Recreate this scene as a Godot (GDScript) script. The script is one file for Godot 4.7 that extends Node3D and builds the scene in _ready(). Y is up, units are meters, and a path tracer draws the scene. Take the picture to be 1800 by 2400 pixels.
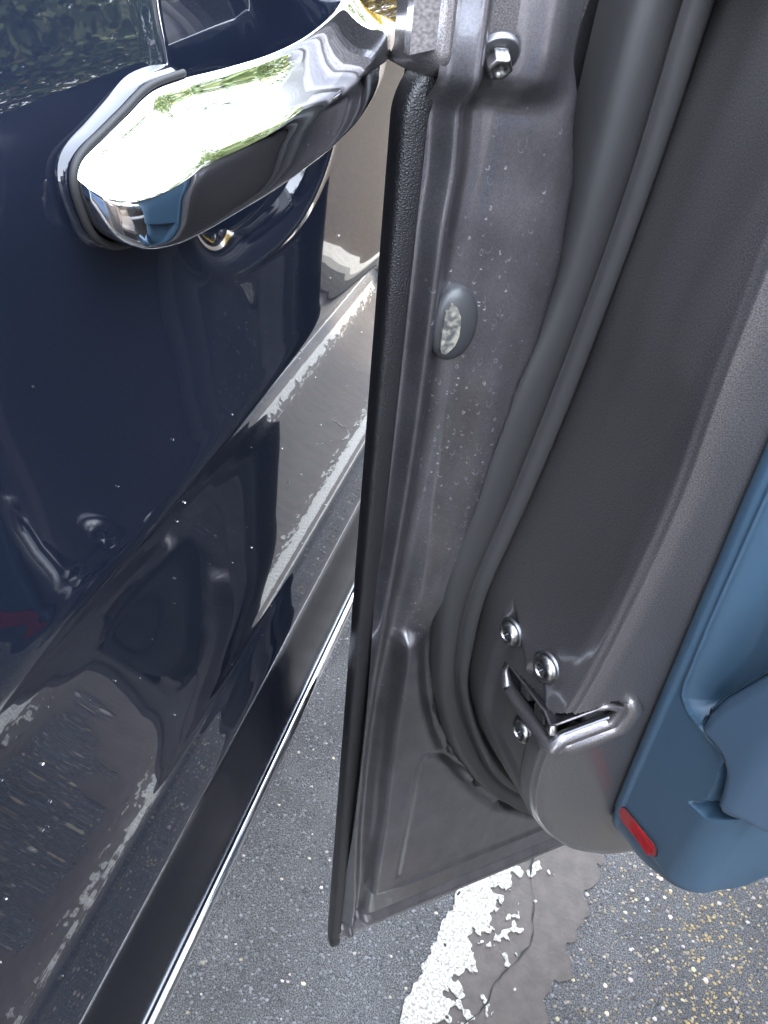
extends Node3D
# A car park seen between two cars: the open front door of a dark grey car, its edge close to the side of a black car.
# Door frame: t runs along the door from its rear edge to its hinge, s is its thickness towards the cabin, y is up.

const DOOR_PLACE := Vector3(-0.0896, -0.218, -0.3472)
const DOOR_SIZE := 1.4
const DOOR_T := Vector3(0.76604, 0, -0.64279)
const DOOR_N := Vector3(0.64279, 0, 0.76604)
const CAM := Vector3(0, 1.35, 0)
var rng := RandomNumberGenerator.new()
var M := {}
var used := {}

# ---------------------------------------------------------------- helpers
func numbered(called: String) -> String:
	if not used.has(called):
		used[called] = 0
		return called
	used[called] += 1
	return "%s_%03d" % [called, used[called]]

func tag(o: Node, label := "", category := "", group := "", kind := "") -> Node:
	if label != "": o.set_meta("label", label)
	if category != "": o.set_meta("category", category)
	if group != "": o.set_meta("group", group)
	if kind != "": o.set_meta("kind", kind)
	return o

func thing(called: String, label: String, category: String, at := Vector3.ZERO, group := "") -> Node3D:
	var o := Node3D.new()
	o.name = numbered(called)
	o.position = at
	add_child(o, true)
	tag(o, label, category, group)
	return o

func put(called: String, mesh: Mesh, mat: Material, parent: Node = self) -> MeshInstance3D:
	# mesh vertices are in world metres; a part directly under a moved thing is moved back by that thing's place
	var o := MeshInstance3D.new()
	o.name = numbered(called) if parent == self else called
	o.mesh = mesh
	if mat != null: o.material_override = mat
	if parent != self and parent is Node3D and not (parent is MeshInstance3D):
		o.position = -(parent as Node3D).position
	parent.add_child(o, true)
	return o

func D(t: float, s: float, y: float) -> Vector3:
	return DOOR_T * t + DOOR_N * s + Vector3(0, y, 0)

func grid_mesh(rows: Array, uvs: Array = [], closed := false, skip = null) -> ArrayMesh:
	# rows: PackedVector3Array of equal length; smooth shaded
	var nr := rows.size()
	var nc: int = rows[0].size()
	var v := PackedVector3Array()
	for r in rows: v.append_array(r)
	var nn := PackedVector3Array()
	nn.resize(nr * nc)
	var idx := PackedInt32Array()
	var cols := nc if closed else nc - 1
	for i in nr - 1:
		for j in cols:
			var j2 := (j + 1) % nc
			var a := i * nc + j
			var b := i * nc + j2
			var c := (i + 1) * nc + j
			var d := (i + 1) * nc + j2
			var n := (v[d] - v[a]).cross(v[c] - v[b])
			nn[a] += n; nn[b] += n; nn[c] += n; nn[d] += n
			if skip != null and skip.call((v[a] + v[d]) * 0.5): continue
			idx.append_array(PackedInt32Array([a, b, c, b, d, c]))
	for k in nn.size(): nn[k] = -nn[k].normalized() if nn[k].length_squared() > 0.0 else Vector3.UP
	var arr := []
	arr.resize(Mesh.ARRAY_MAX)
	arr[Mesh.ARRAY_VERTEX] = v
	arr[Mesh.ARRAY_NORMAL] = nn
	arr[Mesh.ARRAY_INDEX] = idx
	if uvs.size() == nr:
		var u := PackedVector2Array()
		for r in uvs: u.append_array(r)
		arr[Mesh.ARRAY_TEX_UV] = u
	var m := ArrayMesh.new()
	m.add_surface_from_arrays(Mesh.PRIMITIVE_TRIANGLES, arr)
	return m

func cubic(p0: float, p1: float, p2: float, p3: float, f: float) -> float:
	return 0.5 * (2.0 * p1 + (p2 - p0) * f + (2.0 * p0 - 5.0 * p1 + 4.0 * p2 - p3) * f * f + (3.0 * p1 - p0 - 3.0 * p2 + p3) * f * f * f)

func along(list: Array, x: float) -> Array:
	# Catmull-Rom through a list of equally long number rows, x in 0..1
	var n := list.size() - 1
	var k := clampf(x, 0, 1) * n
	var i := mini(int(k), n - 1)
	var f := k - i
	var a: Array = list[maxi(i - 1, 0)]
	var b: Array = list[i]
	var c: Array = list[i + 1]
	var d: Array = list[mini(i + 2, n)]
	var out := []
	for q in b.size(): out.append(cubic(a[q], b[q], c[q], d[q], f))
	return out

func lut(table: Array, lo: float, hi: float, n := 400) -> PackedFloat32Array:
	# table of (height mm, value mm), falling heights; sampled evenly from lo to hi metres with eased joints
	var out := PackedFloat32Array()
	for k in n + 1:
		var y := (lo + (hi - lo) * k / n) * 1000.0
		var i := 0
		while i < table.size() - 2 and y < table[i + 1][0]: i += 1
		var p1: Array = table[i]
		var p2: Array = table[i + 1]
		var p0: Array = table[maxi(i - 1, 0)]
		var p3: Array = table[mini(i + 2, table.size() - 1)]
		var h: float = p2[0] - p1[0]
		var f := clampf((y - p1[0]) / h, 0, 1)
		var m1: float = (p2[1] - p0[1]) / (p2[0] - p0[0]) * h
		var m2: float = (p3[1] - p1[1]) / (p3[0] - p1[0]) * h
		var f2 := f * f
		var f3 := f2 * f
		out.append(0.001 * ((2 * f3 - 3 * f2 + 1) * p1[1] + (f3 - 2 * f2 + f) * m1 + (3 * f2 - 2 * f3) * p2[1] + (f3 - f2) * m2))
	return out

func pick(l: PackedFloat32Array, lo: float, hi: float, y: float) -> float:
	var k := clampf((y - lo) / (hi - lo), 0, 1) * (l.size() - 1)
	var i := mini(int(k), l.size() - 2)
	return lerpf(l[i], l[i + 1], k - i)

func bell(x: float) -> float:
	return exp(-x * x)

func near_line(p: Vector2, pts: Array) -> float:
	var best := 1e9
	for i in pts.size() - 1:
		best = minf(best, p.distance_to(Geometry2D.get_closest_point_to_segment(p, pts[i], pts[i + 1])))
	return best

func near_line3(p: Vector3, pts: Array) -> float:
	var best := 1e9
	for i in pts.size() - 1:
		best = minf(best, p.distance_to(Geometry3D.get_closest_point_to_segment(p, pts[i], pts[i + 1])))
	return best

func tube(pts: Array, radii: Array, sides := 12, closed := false, side := Vector3.UP, flat := 1.0, caps := true) -> ArrayMesh:
	# sweep of a round section along points; flat squeezes it across «side»
	var rows := []
	var n := pts.size()
	for i in n:
		var a: Vector3 = pts[(i - 1 + n) % n] if closed else pts[maxi(i - 1, 0)]
		var b: Vector3 = pts[(i + 1) % n] if closed else pts[mini(i + 1, n - 1)]
		var d := (b - a).normalized()
		var u := side.cross(d).normalized()
		if u.length() < 0.5: u = Vector3.RIGHT.cross(d).normalized()
		var w := d.cross(u)
		var r: float = radii[i] if i < radii.size() else radii[-1]
		var row := PackedVector3Array()
		for k in sides:
			var an := TAU * k / sides
			row.append(pts[i] + u * cos(an) * r + w * sin(an) * r * flat)
		rows.append(row)
	if closed: rows.append(rows[0])
	elif caps:
		var c0 := PackedVector3Array()
		var c1 := PackedVector3Array()
		for k in sides:
			c0.append(pts[0]); c1.append(pts[n - 1])
		rows.push_front(c0)
		rows.append(c1)
	return grid_mesh(rows, [], true)

func lathe(at: Vector3, axis: Vector3, profile: Array, sides := 28, stretch := 1.0, up := Vector3.UP) -> ArrayMesh:
	var x := up.cross(axis).normalized()
	var y := axis.cross(x).normalized()
	var rows := []
	for p in profile:
		var row := PackedVector3Array()
		for k in sides:
			var a := TAU * k / sides
			row.append(at + axis * p[1] + (x * cos(a) + y * sin(a) * stretch) * p[0])
		rows.append(row)
	return grid_mesh(rows, [], true)

func block(st: SurfaceTool, c: Vector3, size: Vector3, b := Basis(), bevel := 0.0) -> void:
	# a box with chamfered edges
	var h := size * 0.5
	var e := minf(bevel, minf(h.x, minf(h.y, h.z)) * 0.9)
	var faces := [[Vector3.RIGHT, Vector3.UP, Vector3.BACK], [Vector3.UP, Vector3.BACK, Vector3.RIGHT], [Vector3.BACK, Vector3.RIGHT, Vector3.UP]]
	var quad := func(p: Array):
		var q: Array = p.map(func(v): return c + b * v)
		var mid: Vector3 = (q[0] + q[1] + q[2] + q[3]) * 0.25
		if (q[1] - q[0]).cross(q[2] - q[0]).dot(mid - c) > 0: q.reverse()
		for k in [0, 1, 2, 0, 2, 3]: st.add_vertex(q[k])
	st.set_smooth_group(-1)
	for f in faces:
		for s in [-1.0, 1.0]:
			var n: Vector3 = f[0] * h.dot(f[0]) * s
			var u: Vector3 = f[1] * (h.dot(f[1]) - e)
			var w: Vector3 = f[2] * (h.dot(f[2]) - e)
			quad.call([n + u + w, n + u - w, n - u - w, n - u + w])
			if e > 0.0:
				for s2 in [-1.0, 1.0]:
					var n1: Vector3 = f[0] * h.dot(f[0]) * s
					var n1b: Vector3 = f[0] * (h.dot(f[0]) - e) * s
					var u1: Vector3 = f[1] * (h.dot(f[1]) - e) * s2
					var u1b: Vector3 = f[1] * h.dot(f[1]) * s2
					quad.call([n1 + u1 + w, n1 + u1 - w, n1b + u1b - w, n1b + u1b + w])

func boxes(list: Array) -> ArrayMesh:
	# list of [centre, size, bevel, basis]
	var st := SurfaceTool.new()
	st.begin(Mesh.PRIMITIVE_TRIANGLES)
	for a in list: block(st, a[0], a[1], a[3] if a.size() > 3 else Basis(), a[2] if a.size() > 2 else 0.0)
	st.generate_normals()
	return st.commit()

func plate(poly: PackedVector2Array, place: Callable, d0: float, d1: float) -> ArrayMesh:
	# an extruded outline; place(x, y, depth) gives the point
	var st := SurfaceTool.new()
	st.begin(Mesh.PRIMITIVE_TRIANGLES)
	st.set_smooth_group(-1)
	var tri := Geometry2D.triangulate_polygon(poly)
	for d in [d0, d1]:
		for k in range(0, tri.size(), 3):
			var o := [0, 1, 2] if d == d0 else [0, 2, 1]
			for q in o: st.add_vertex(place.call(poly[tri[k + q]].x, poly[tri[k + q]].y, d))
	for i in poly.size():
		var a := poly[i]
		var b := poly[(i + 1) % poly.size()]
		for q in [[a, d0], [b, d0], [b, d1], [a, d0], [b, d1], [a, d1]]: st.add_vertex(place.call(q[0].x, q[0].y, q[1]))
	st.generate_normals()
	return st.commit()

func lin(r: float, g: float, b: float, a := 1.0) -> Color:
	return Color(r, g, b, a).linear_to_srgb()

func noise_tex(freq: float, lo: Color, hi: Color, kind := FastNoiseLite.TYPE_SIMPLEX_SMOOTH, octaves := 3, size := 512, seed_ := 1, at := [0.0, 1.0]) -> NoiseTexture2D:
	var t := NoiseTexture2D.new()
	var n := FastNoiseLite.new()
	n.noise_type = kind
	n.seed = seed_
	n.frequency = freq
	n.fractal_octaves = octaves
	t.width = size
	t.height = size
	t.seamless = true
	t.noise = n
	var g := Gradient.new()
	g.set_offset(0, at[0]); g.set_color(0, lo)
	g.set_offset(1, at[1]); g.set_color(1, hi)
	t.color_ramp = g
	return t

func bump_tex(freq: float, strength: float, kind := FastNoiseLite.TYPE_SIMPLEX_SMOOTH, octaves := 2, size := 512, seed_ := 3) -> NoiseTexture2D:
	var t := NoiseTexture2D.new()
	var n := FastNoiseLite.new()
	n.noise_type = kind
	n.seed = seed_
	n.frequency = freq
	n.fractal_octaves = octaves
	t.width = size
	t.height = size
	t.seamless = true
	t.as_normal_map = true
	t.bump_strength = strength
	t.noise = n
	return t

func mat(color: Color, rough: float, metal := 0.0) -> StandardMaterial3D:
	var m := StandardMaterial3D.new()
	m.albedo_color = color
	m.roughness = rough
	m.metallic = metal
	m.cull_mode = BaseMaterial3D.CULL_DISABLED
	return m

func tri_map(m: StandardMaterial3D, per_metre: float) -> StandardMaterial3D:
	m.uv1_triplanar = true
	m.uv1_world_triplanar = true
	m.uv1_scale = Vector3.ONE * per_metre
	return m

func materials() -> void:
	# dark grey metallic paint of the open door
	M.paint = tri_map(mat(Color.WHITE, 0.38, 0.78), 9.0)
	M.paint.albedo_texture = noise_tex(0.22, lin(0.112, 0.105, 0.106), lin(0.27, 0.253, 0.255), FastNoiseLite.TYPE_SIMPLEX, 2, 512, 4, [0.25, 0.8])
	M.paint.clearcoat_enabled = true
	M.paint.clearcoat = 0.7
	M.paint.clearcoat_roughness = 0.07
	M.door_skin = tri_map(mat(Color.WHITE, 0.3, 0.5), 4.5)
	M.door_skin.albedo_texture = M.paint.albedo_texture
	M.door_skin.clearcoat_enabled = true
	M.door_skin.clearcoat = 1.0
	M.door_skin.clearcoat_roughness = 0.03
	# black paint of the other car
	M.black_paint = mat(lin(0.0052, 0.0072, 0.0135), 0.3, 0.0)
	M.black_paint.clearcoat_enabled = true
	M.black_paint.clearcoat = 1.0
	M.black_paint.clearcoat_roughness = 0.02
	M.black_paint.roughness = 0.12
	M.black_paint.metallic_specular = 0.12
	M.cladding = mat(lin(0.0035, 0.0045, 0.008), 0.16)
	M.cladding.metallic_specular = 0.20
	M.chrome = mat(lin(0.60, 0.61, 0.63), 0.03, 1.0)
	M.trim_chrome = mat(lin(0.72, 0.74, 0.78), 0.12, 1.0)
	M.steel = tri_map(mat(lin(0.5, 0.49, 0.48), 0.28, 1.0), 30.0)
	M.steel.albedo_texture = noise_tex(0.05, Color(0.55, 0.55, 0.55), Color.WHITE, FastNoiseLite.TYPE_SIMPLEX_SMOOTH, 3, 256, 7)
	M.dark_steel = mat(lin(0.14, 0.14, 0.15), 0.4, 0.9)
	M.hole = mat(lin(0.004, 0.004, 0.005), 0.7)
	# rubber
	M.rubber = tri_map(mat(lin(0.024, 0.0238, 0.024), 0.46), 12.0)
	M.rubber.normal_enabled = true
	M.rubber.normal_texture = bump_tex(0.08, 3.0)
	M.rubber.normal_scale = 0.08
	M.gasket = mat(lin(0.030, 0.031, 0.033), 0.42)
	M.guard = tri_map(mat(lin(0.010, 0.010, 0.011), 0.36), 24.0)
	M.guard.normal_enabled = true
	M.guard.normal_texture = bump_tex(0.09, 9.0, FastNoiseLite.TYPE_CELLULAR, 2)
	M.guard.normal_scale = 0.55
	# cabin trim
	M.trim = tri_map(mat(lin(0.043, 0.084, 0.128), 0.40), 26.0)
	M.trim.normal_enabled = true
	M.trim.normal_texture = bump_tex(0.16, 4.0, FastNoiseLite.TYPE_CELLULAR, 1)
	M.trim.normal_scale = 0.3
	M.pad = tri_map(mat(lin(0.058, 0.098, 0.148), 0.38), 26.0)
	M.pad.normal_enabled = true
	M.pad.normal_texture = M.trim.normal_texture
	M.pad.normal_scale = 0.3
	M.reflector = mat(lin(0.30, 0.004, 0.008), 0.18)
	M.reflector.clearcoat_enabled = true
	M.reflector.clearcoat = 0.6
	M.worn = tri_map(mat(Color.WHITE, 0.9), 30.0)
	M.worn.albedo_texture = noise_tex(0.022, lin(0.045, 0.045, 0.045), lin(0.26, 0.24, 0.19), FastNoiseLite.TYPE_SIMPLEX_SMOOTH, 3, 256, 12, [0.30, 0.75])
	# ground
	M.asphalt = tri_map(mat(Color.WHITE, 0.82), 2.2)
	M.asphalt.albedo_texture = noise_tex(0.12, lin(0.045, 0.0455, 0.047), lin(0.205, 0.203, 0.203), FastNoiseLite.TYPE_SIMPLEX, 4, 1024, 21, [0.25, 0.85])
	M.asphalt.normal_enabled = true
	M.asphalt.normal_texture = bump_tex(0.14, 8.0, FastNoiseLite.TYPE_CELLULAR, 3, 1024, 22)
	M.asphalt.normal_scale = 0.9
	M.asphalt.detail_enabled = true
	M.asphalt.detail_blend_mode = BaseMaterial3D.BLEND_MODE_MUL
	M.asphalt.detail_uv_layer = BaseMaterial3D.DETAIL_UV_2
	M.asphalt.detail_albedo = noise_tex(0.012, Color(0.88, 0.875, 0.87), Color(1, 1, 1), FastNoiseLite.TYPE_SIMPLEX_SMOOTH, 5, 512, 61, [0.2, 0.7])
	M.asphalt.uv2_triplanar = true
	M.asphalt.uv2_world_triplanar = true
	M.asphalt.uv2_scale = Vector3.ONE * 0.6
	M.line = tri_map(mat(Color.WHITE, 0.7), 6.0)
	M.line.albedo_texture = noise_tex(0.05, lin(0.20, 0.188, 0.16), lin(0.44, 0.43, 0.395), FastNoiseLite.TYPE_SIMPLEX_SMOOTH, 4, 512, 31, [0.2, 0.6])
	M.line.normal_enabled = true
	M.line.normal_texture = bump_tex(0.05, 5.0, FastNoiseLite.TYPE_CELLULAR, 2, 512, 32)
	M.sealant = tri_map(mat(Color.WHITE, 0.62), 3.0)
	M.sealant.albedo_texture = noise_tex(0.02, lin(0.048, 0.038, 0.032), lin(0.082, 0.067, 0.057), FastNoiseLite.TYPE_SIMPLEX_SMOOTH, 5, 512, 35)
	M.sealant.normal_enabled = true
	M.sealant.normal_texture = bump_tex(0.06, 2.0, FastNoiseLite.TYPE_SIMPLEX_SMOOTH, 4, 512, 36)
	M.sealant.normal_scale = 0.5
	M.litter = tri_map(mat(Color.WHITE, 0.9), 1.3)
	M.litter.albedo_texture = noise_tex(0.10, lin(0.008, 0.006, 0.004), lin(0.05, 0.029, 0.013), FastNoiseLite.TYPE_CELLULAR, 3, 512, 41, [0.2, 0.9])
	M.kerb = tri_map(mat(Color.WHITE, 0.85), 3.0)
	M.kerb.albedo_texture = noise_tex(0.03, lin(0.17, 0.165, 0.15), lin(0.27, 0.26, 0.24), FastNoiseLite.TYPE_SIMPLEX_SMOOTH, 5, 512, 43)
	M.glass = mat(Color(0.5, 0.55, 0.6, 0.25), 0.02)
	M.glass.transparency = BaseMaterial3D.TRANSPARENCY_ALPHA
	M.dark_glass = mat(lin(0.006, 0.007, 0.009), 0.03)
	M.tyre = mat(lin(0.018, 0.018, 0.02), 0.8)
	M.alloy = mat(lin(0.5, 0.5, 0.52), 0.3, 1.0)
	M.seat = tri_map(mat(lin(0.11, 0.10, 0.10), 0.65), 6.0)
	M.seat.normal_enabled = true
	M.seat.normal_texture = M.rubber.normal_texture
	M.bark = mat(lin(0.07, 0.055, 0.04), 0.9)

# ---------------------------------------------------------------- ready
func _ready() -> void:
	rng.seed = 7
	var cam := Camera3D.new()
	cam.name = "camera"
	cam.transform = Transform3D(Basis(Vector3(0.95179, 0.07771, -0.29674), Vector3(-0.25091, 0.75371, -0.60742), Vector3(0.17645, 0.65260, 0.73687)), CAM)
	cam.fov = 69.37
	cam.near = 0.01
	cam.far = 600.0
	add_child(cam)
	cam.current = true
	var we := WorldEnvironment.new()
	we.name = "sky"
	var env := Environment.new()
	env.background_mode = Environment.BG_SKY
	var sky := Sky.new()
	var ps := ProceduralSkyMaterial.new()
	ps.sky_top_color = Color(0.82, 0.86, 0.925)
	ps.sky_horizon_color = Color(0.98, 0.98, 0.985)
	ps.sky_curve = 0.12
	ps.ground_horizon_color = Color(0.55, 0.55, 0.55)
	ps.ground_bottom_color = Color(0.3, 0.3, 0.3)
	sky.sky_material = ps
	env.sky = sky
	env.tonemap_mode = Environment.TONE_MAPPER_LINEAR
	env.tonemap_exposure = 20.0
	env.sdfgi_enabled = true
	env.ssao_enabled = true
	env.ssil_enabled = true
	we.environment = env
	add_child(we)
	var sun := DirectionalLight3D.new()
	sun.name = "sun"
	sun.light_energy = 0.45
	sun.light_color = Color(1.0, 0.95, 0.86)
	sun.light_angular_distance = 12.0
	sun.shadow_enabled = true
	add_child(sun)
	sun.look_at_from_position(Vector3.ZERO, Vector3(0.80, -0.66, 0.30), Vector3.UP)
	materials()
	ground()
	open_car()
	black_car()
	person()
	trees()

# ---------------------------------------------------------------- ground
func ragged_sheet(x0: float, x1: float, z0: float, z1: float, cell: float, y: float, inside: Callable) -> ArrayMesh:
	# a sheet whose outline and holes follow inside(x, z) = 0 (marching squares), with a cut edge down to the ground
	var st := SurfaceTool.new()
	st.begin(Mesh.PRIMITIVE_TRIANGLES)
	st.set_smooth_group(-1)
	var nx := int((x1 - x0) / cell)
	var nz := int((z1 - z0) / cell)
	var f := PackedFloat32Array()
	for j in nz + 1:
		for i in nx + 1:
			f.append(-1.0 if i == 0 or j == 0 or i == nx or j == nz else inside.call(x0 + i * cell, z0 + j * cell))
	for j in nz:
		for i in nx:
			var c := [Vector2i(i, j), Vector2i(i + 1, j), Vector2i(i + 1, j + 1), Vector2i(i, j + 1)]
			var poly := []
			var cut := []
			for k in 4:
				var a: Vector2i = c[k]
				var b: Vector2i = c[(k + 1) % 4]
				var fa := f[a.y * (nx + 1) + a.x]
				var fb := f[b.y * (nx + 1) + b.x]
				var pa := Vector3(x0 + a.x * cell, y, z0 + a.y * cell)
				var pb := Vector3(x0 + b.x * cell, y, z0 + b.y * cell)
				if fa > 0: poly.append(pa)
				if (fa > 0) != (fb > 0):
					var e := pa.lerp(pb, fa / (fa - fb))
					poly.append(e)
					cut.append(e)
			for k in range(1, poly.size() - 1):
				for v in [poly[0], poly[k], poly[k + 1]]: st.add_vertex(v)
			if cut.size() == 2:
				var lo := Vector3(0, y - 0.0005, 0)
				for v in [cut[0], cut[1], cut[1] - lo, cut[0], cut[1] - lo, cut[0] - lo]: st.add_vertex(v)
	st.index()
	st.generate_normals()
	return st.commit()

func ground() -> void:
	var pm := PlaneMesh.new()
	pm.size = Vector2(400, 400)
	tag(put("asphalt_ground", pm, M.asphalt), "", "", "", "structure")
	var n := FastNoiseLite.new()
	n.seed = 5
	n.frequency = 22.0
	n.fractal_octaves = 4
	var wide := FastNoiseLite.new()
	wide.seed = 9
	wide.frequency = 5.0
	# brown sealed strip along the line, ragged on its far side
	var seal := func(x: float, z: float) -> float:
		x /= G
		z /= G
		var k := n.get_noise_2d(x, z) * 0.035 + wide.get_noise_2d(x, z) * 0.02
		var right := 0.210 + clampf((-z - 0.42) * 0.18, -0.01, 0.06)
		return minf(x - 0.06, right - x) + k * clampf((x - 0.12) * 12.0, 0.0, 1.0)
	tag(put("sealed_strip", ragged_sheet(0.03, 0.48, -2.6, 1.4, 0.0065, 0.003, seal), M.sealant), "", "", "", "structure")
	var fine := FastNoiseLite.new()
	fine.seed = 12
	fine.frequency = 55.0
	fine.fractal_octaves = 3
	# worn white parking line: full on the left, flaking on the right
	var paint := func(x: float, z: float) -> float:
		x /= G
		z /= G
		var c := 0.036 + clampf((-z - 0.42) * 0.22, -0.02, 0.05)
		var k := fine.get_noise_2d(x, z)
		var g := n.get_noise_2d(x + 3.0, z)
		var body := minf(x - c + k * 0.008 + g * 0.006, 0.020)
		var fade := (c + 0.056 - x) * 1.0 + k * 0.020 + g * 0.030
		var chips := (g * 0.9 + k * 0.75) - 0.34 - maxf(0.0, x - c - 0.10) * 18.0
		return minf(body, maxf(fade, chips * 0.05)) - maxf(0.0, k - 0.55) * 0.2
	tag(put("parking_line", ragged_sheet(0.0, 0.29, -2.6, 1.4, 0.0028, 0.0065, paint), M.line), "", "", "", "structure")
	# planting bed with brown litter in front of the cars, behind a kerb
	tag(put("planting_bed", boxes([[Vector3(0, 0.05, -12.85), Vector3(60, 0.10, 20.0), 0.02]]), M.litter), "", "", "", "structure")
	tag(put("kerb", boxes([[Vector3(0, 0.06, -2.76), Vector3(60, 0.13, 0.16), 0.02]]), M.kerb), "", "", "", "structure")
	# crack running beside the line
	var st := SurfaceTool.new()
	st.begin(Mesh.PRIMITIVE_TRIANGLES)
	for seg in [[-1.6, -0.33]]:
		var z: float = seg[0]
		while z < seg[1]:
			var q := []
			for zz in [z, z + 0.006]:
				var cx: float = 0.156 + n.get_noise_2d(3.3, zz * 0.35) * 0.02 - clampf((zz + 0.43) * 0.6, 0.0, 0.06)
				var w: float = maxf(0.00025, 0.0006 + 0.0030 * n.get_noise_2d(7.7, zz * 1.3))
				q.append([Vector3((cx - w) * G, 0.0072, zz * G), Vector3((cx + w) * G, 0.0072, zz * G)])
			for v in [q[0][0], q[0][1], q[1][1], q[0][0], q[1][1], q[1][0]]: st.add_vertex(v)
			z += 0.006
	st.generate_normals()
	tag(put("ground_crack", st.commit(), M.hole), "", "", "", "structure")
	# loose and embedded stones
	var pebble := SphereMesh.new()
	pebble.radius = 0.5
	pebble.height = 1.0
	pebble.radial_segments = 5
	pebble.rings = 2
	var mm := MultiMesh.new()
	mm.transform_format = MultiMesh.TRANSFORM_3D
	mm.use_colors = true
	mm.mesh = pebble
	var spots := []
	for k in 62000:
		var x := rng.randf_range(-0.5, 1.1)
		var z := rng.randf_range(-1.9, 0.25)
		var on_seal: bool = seal.call(x, z) > 0
		if on_seal and rng.randf() > 0.03: continue
		if paint.call(x, z) > -0.002 and x < 0.2 and rng.randf() > 0.02: continue
		spots.append(Vector2(x, z))
	mm.instance_count = spots.size()
	for k in spots.size():
		var p: Vector2 = spots[k]
		var pale := rng.randf() < (0.022 if p.x < 0.25 else 0.060)
		var r := rng.randf_range(0.0024, 0.0068) if not pale else rng.randf_range(0.003, 0.010)
		var b := Basis.from_euler(Vector3(rng.randf() * 0.6, rng.randf() * TAU, rng.randf() * 0.6)).scaled(Vector3(r, r * 0.55, r * rng.randf_range(0.6, 1.0)))
		mm.set_instance_transform(k, Transform3D(b, Vector3(p.x, r * 0.06, p.y)))
		var v := rng.randf_range(0.035, 0.19)
		var col := Color(v, v, v * 1.06)
		if pale:
			var w := rng.randf_range(0.22, 0.50)
			col = Color(w, w * rng.randf_range(0.82, 0.96), w * rng.randf_range(0.58, 0.9))
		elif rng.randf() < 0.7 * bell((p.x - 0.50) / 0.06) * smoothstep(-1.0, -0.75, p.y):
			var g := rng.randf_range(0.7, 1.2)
			col = Color(0.36 * g, 0.26 * g, 0.11 * g)  # warm glow on the ground, painted as a band of gold stones
		elif p.x > 0.25 and rng.randf() < 0.35:
			col = Color(v * 1.9, v * 1.5, v * 0.95)
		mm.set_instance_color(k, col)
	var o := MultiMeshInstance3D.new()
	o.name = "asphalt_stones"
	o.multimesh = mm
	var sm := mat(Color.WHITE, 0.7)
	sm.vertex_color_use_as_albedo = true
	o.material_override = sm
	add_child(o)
	tag(o, "small grey and cream stones set in the asphalt, with a warm glow painted in as gold stones", "gravel", "", "stuff")

# ---------------------------------------------------------------- the open door and its car
const G := 1.205  # metres of ground per unit that the line and the sealed strip were measured in
const Y0 := 0.38
const Y1 := 1.20

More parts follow.
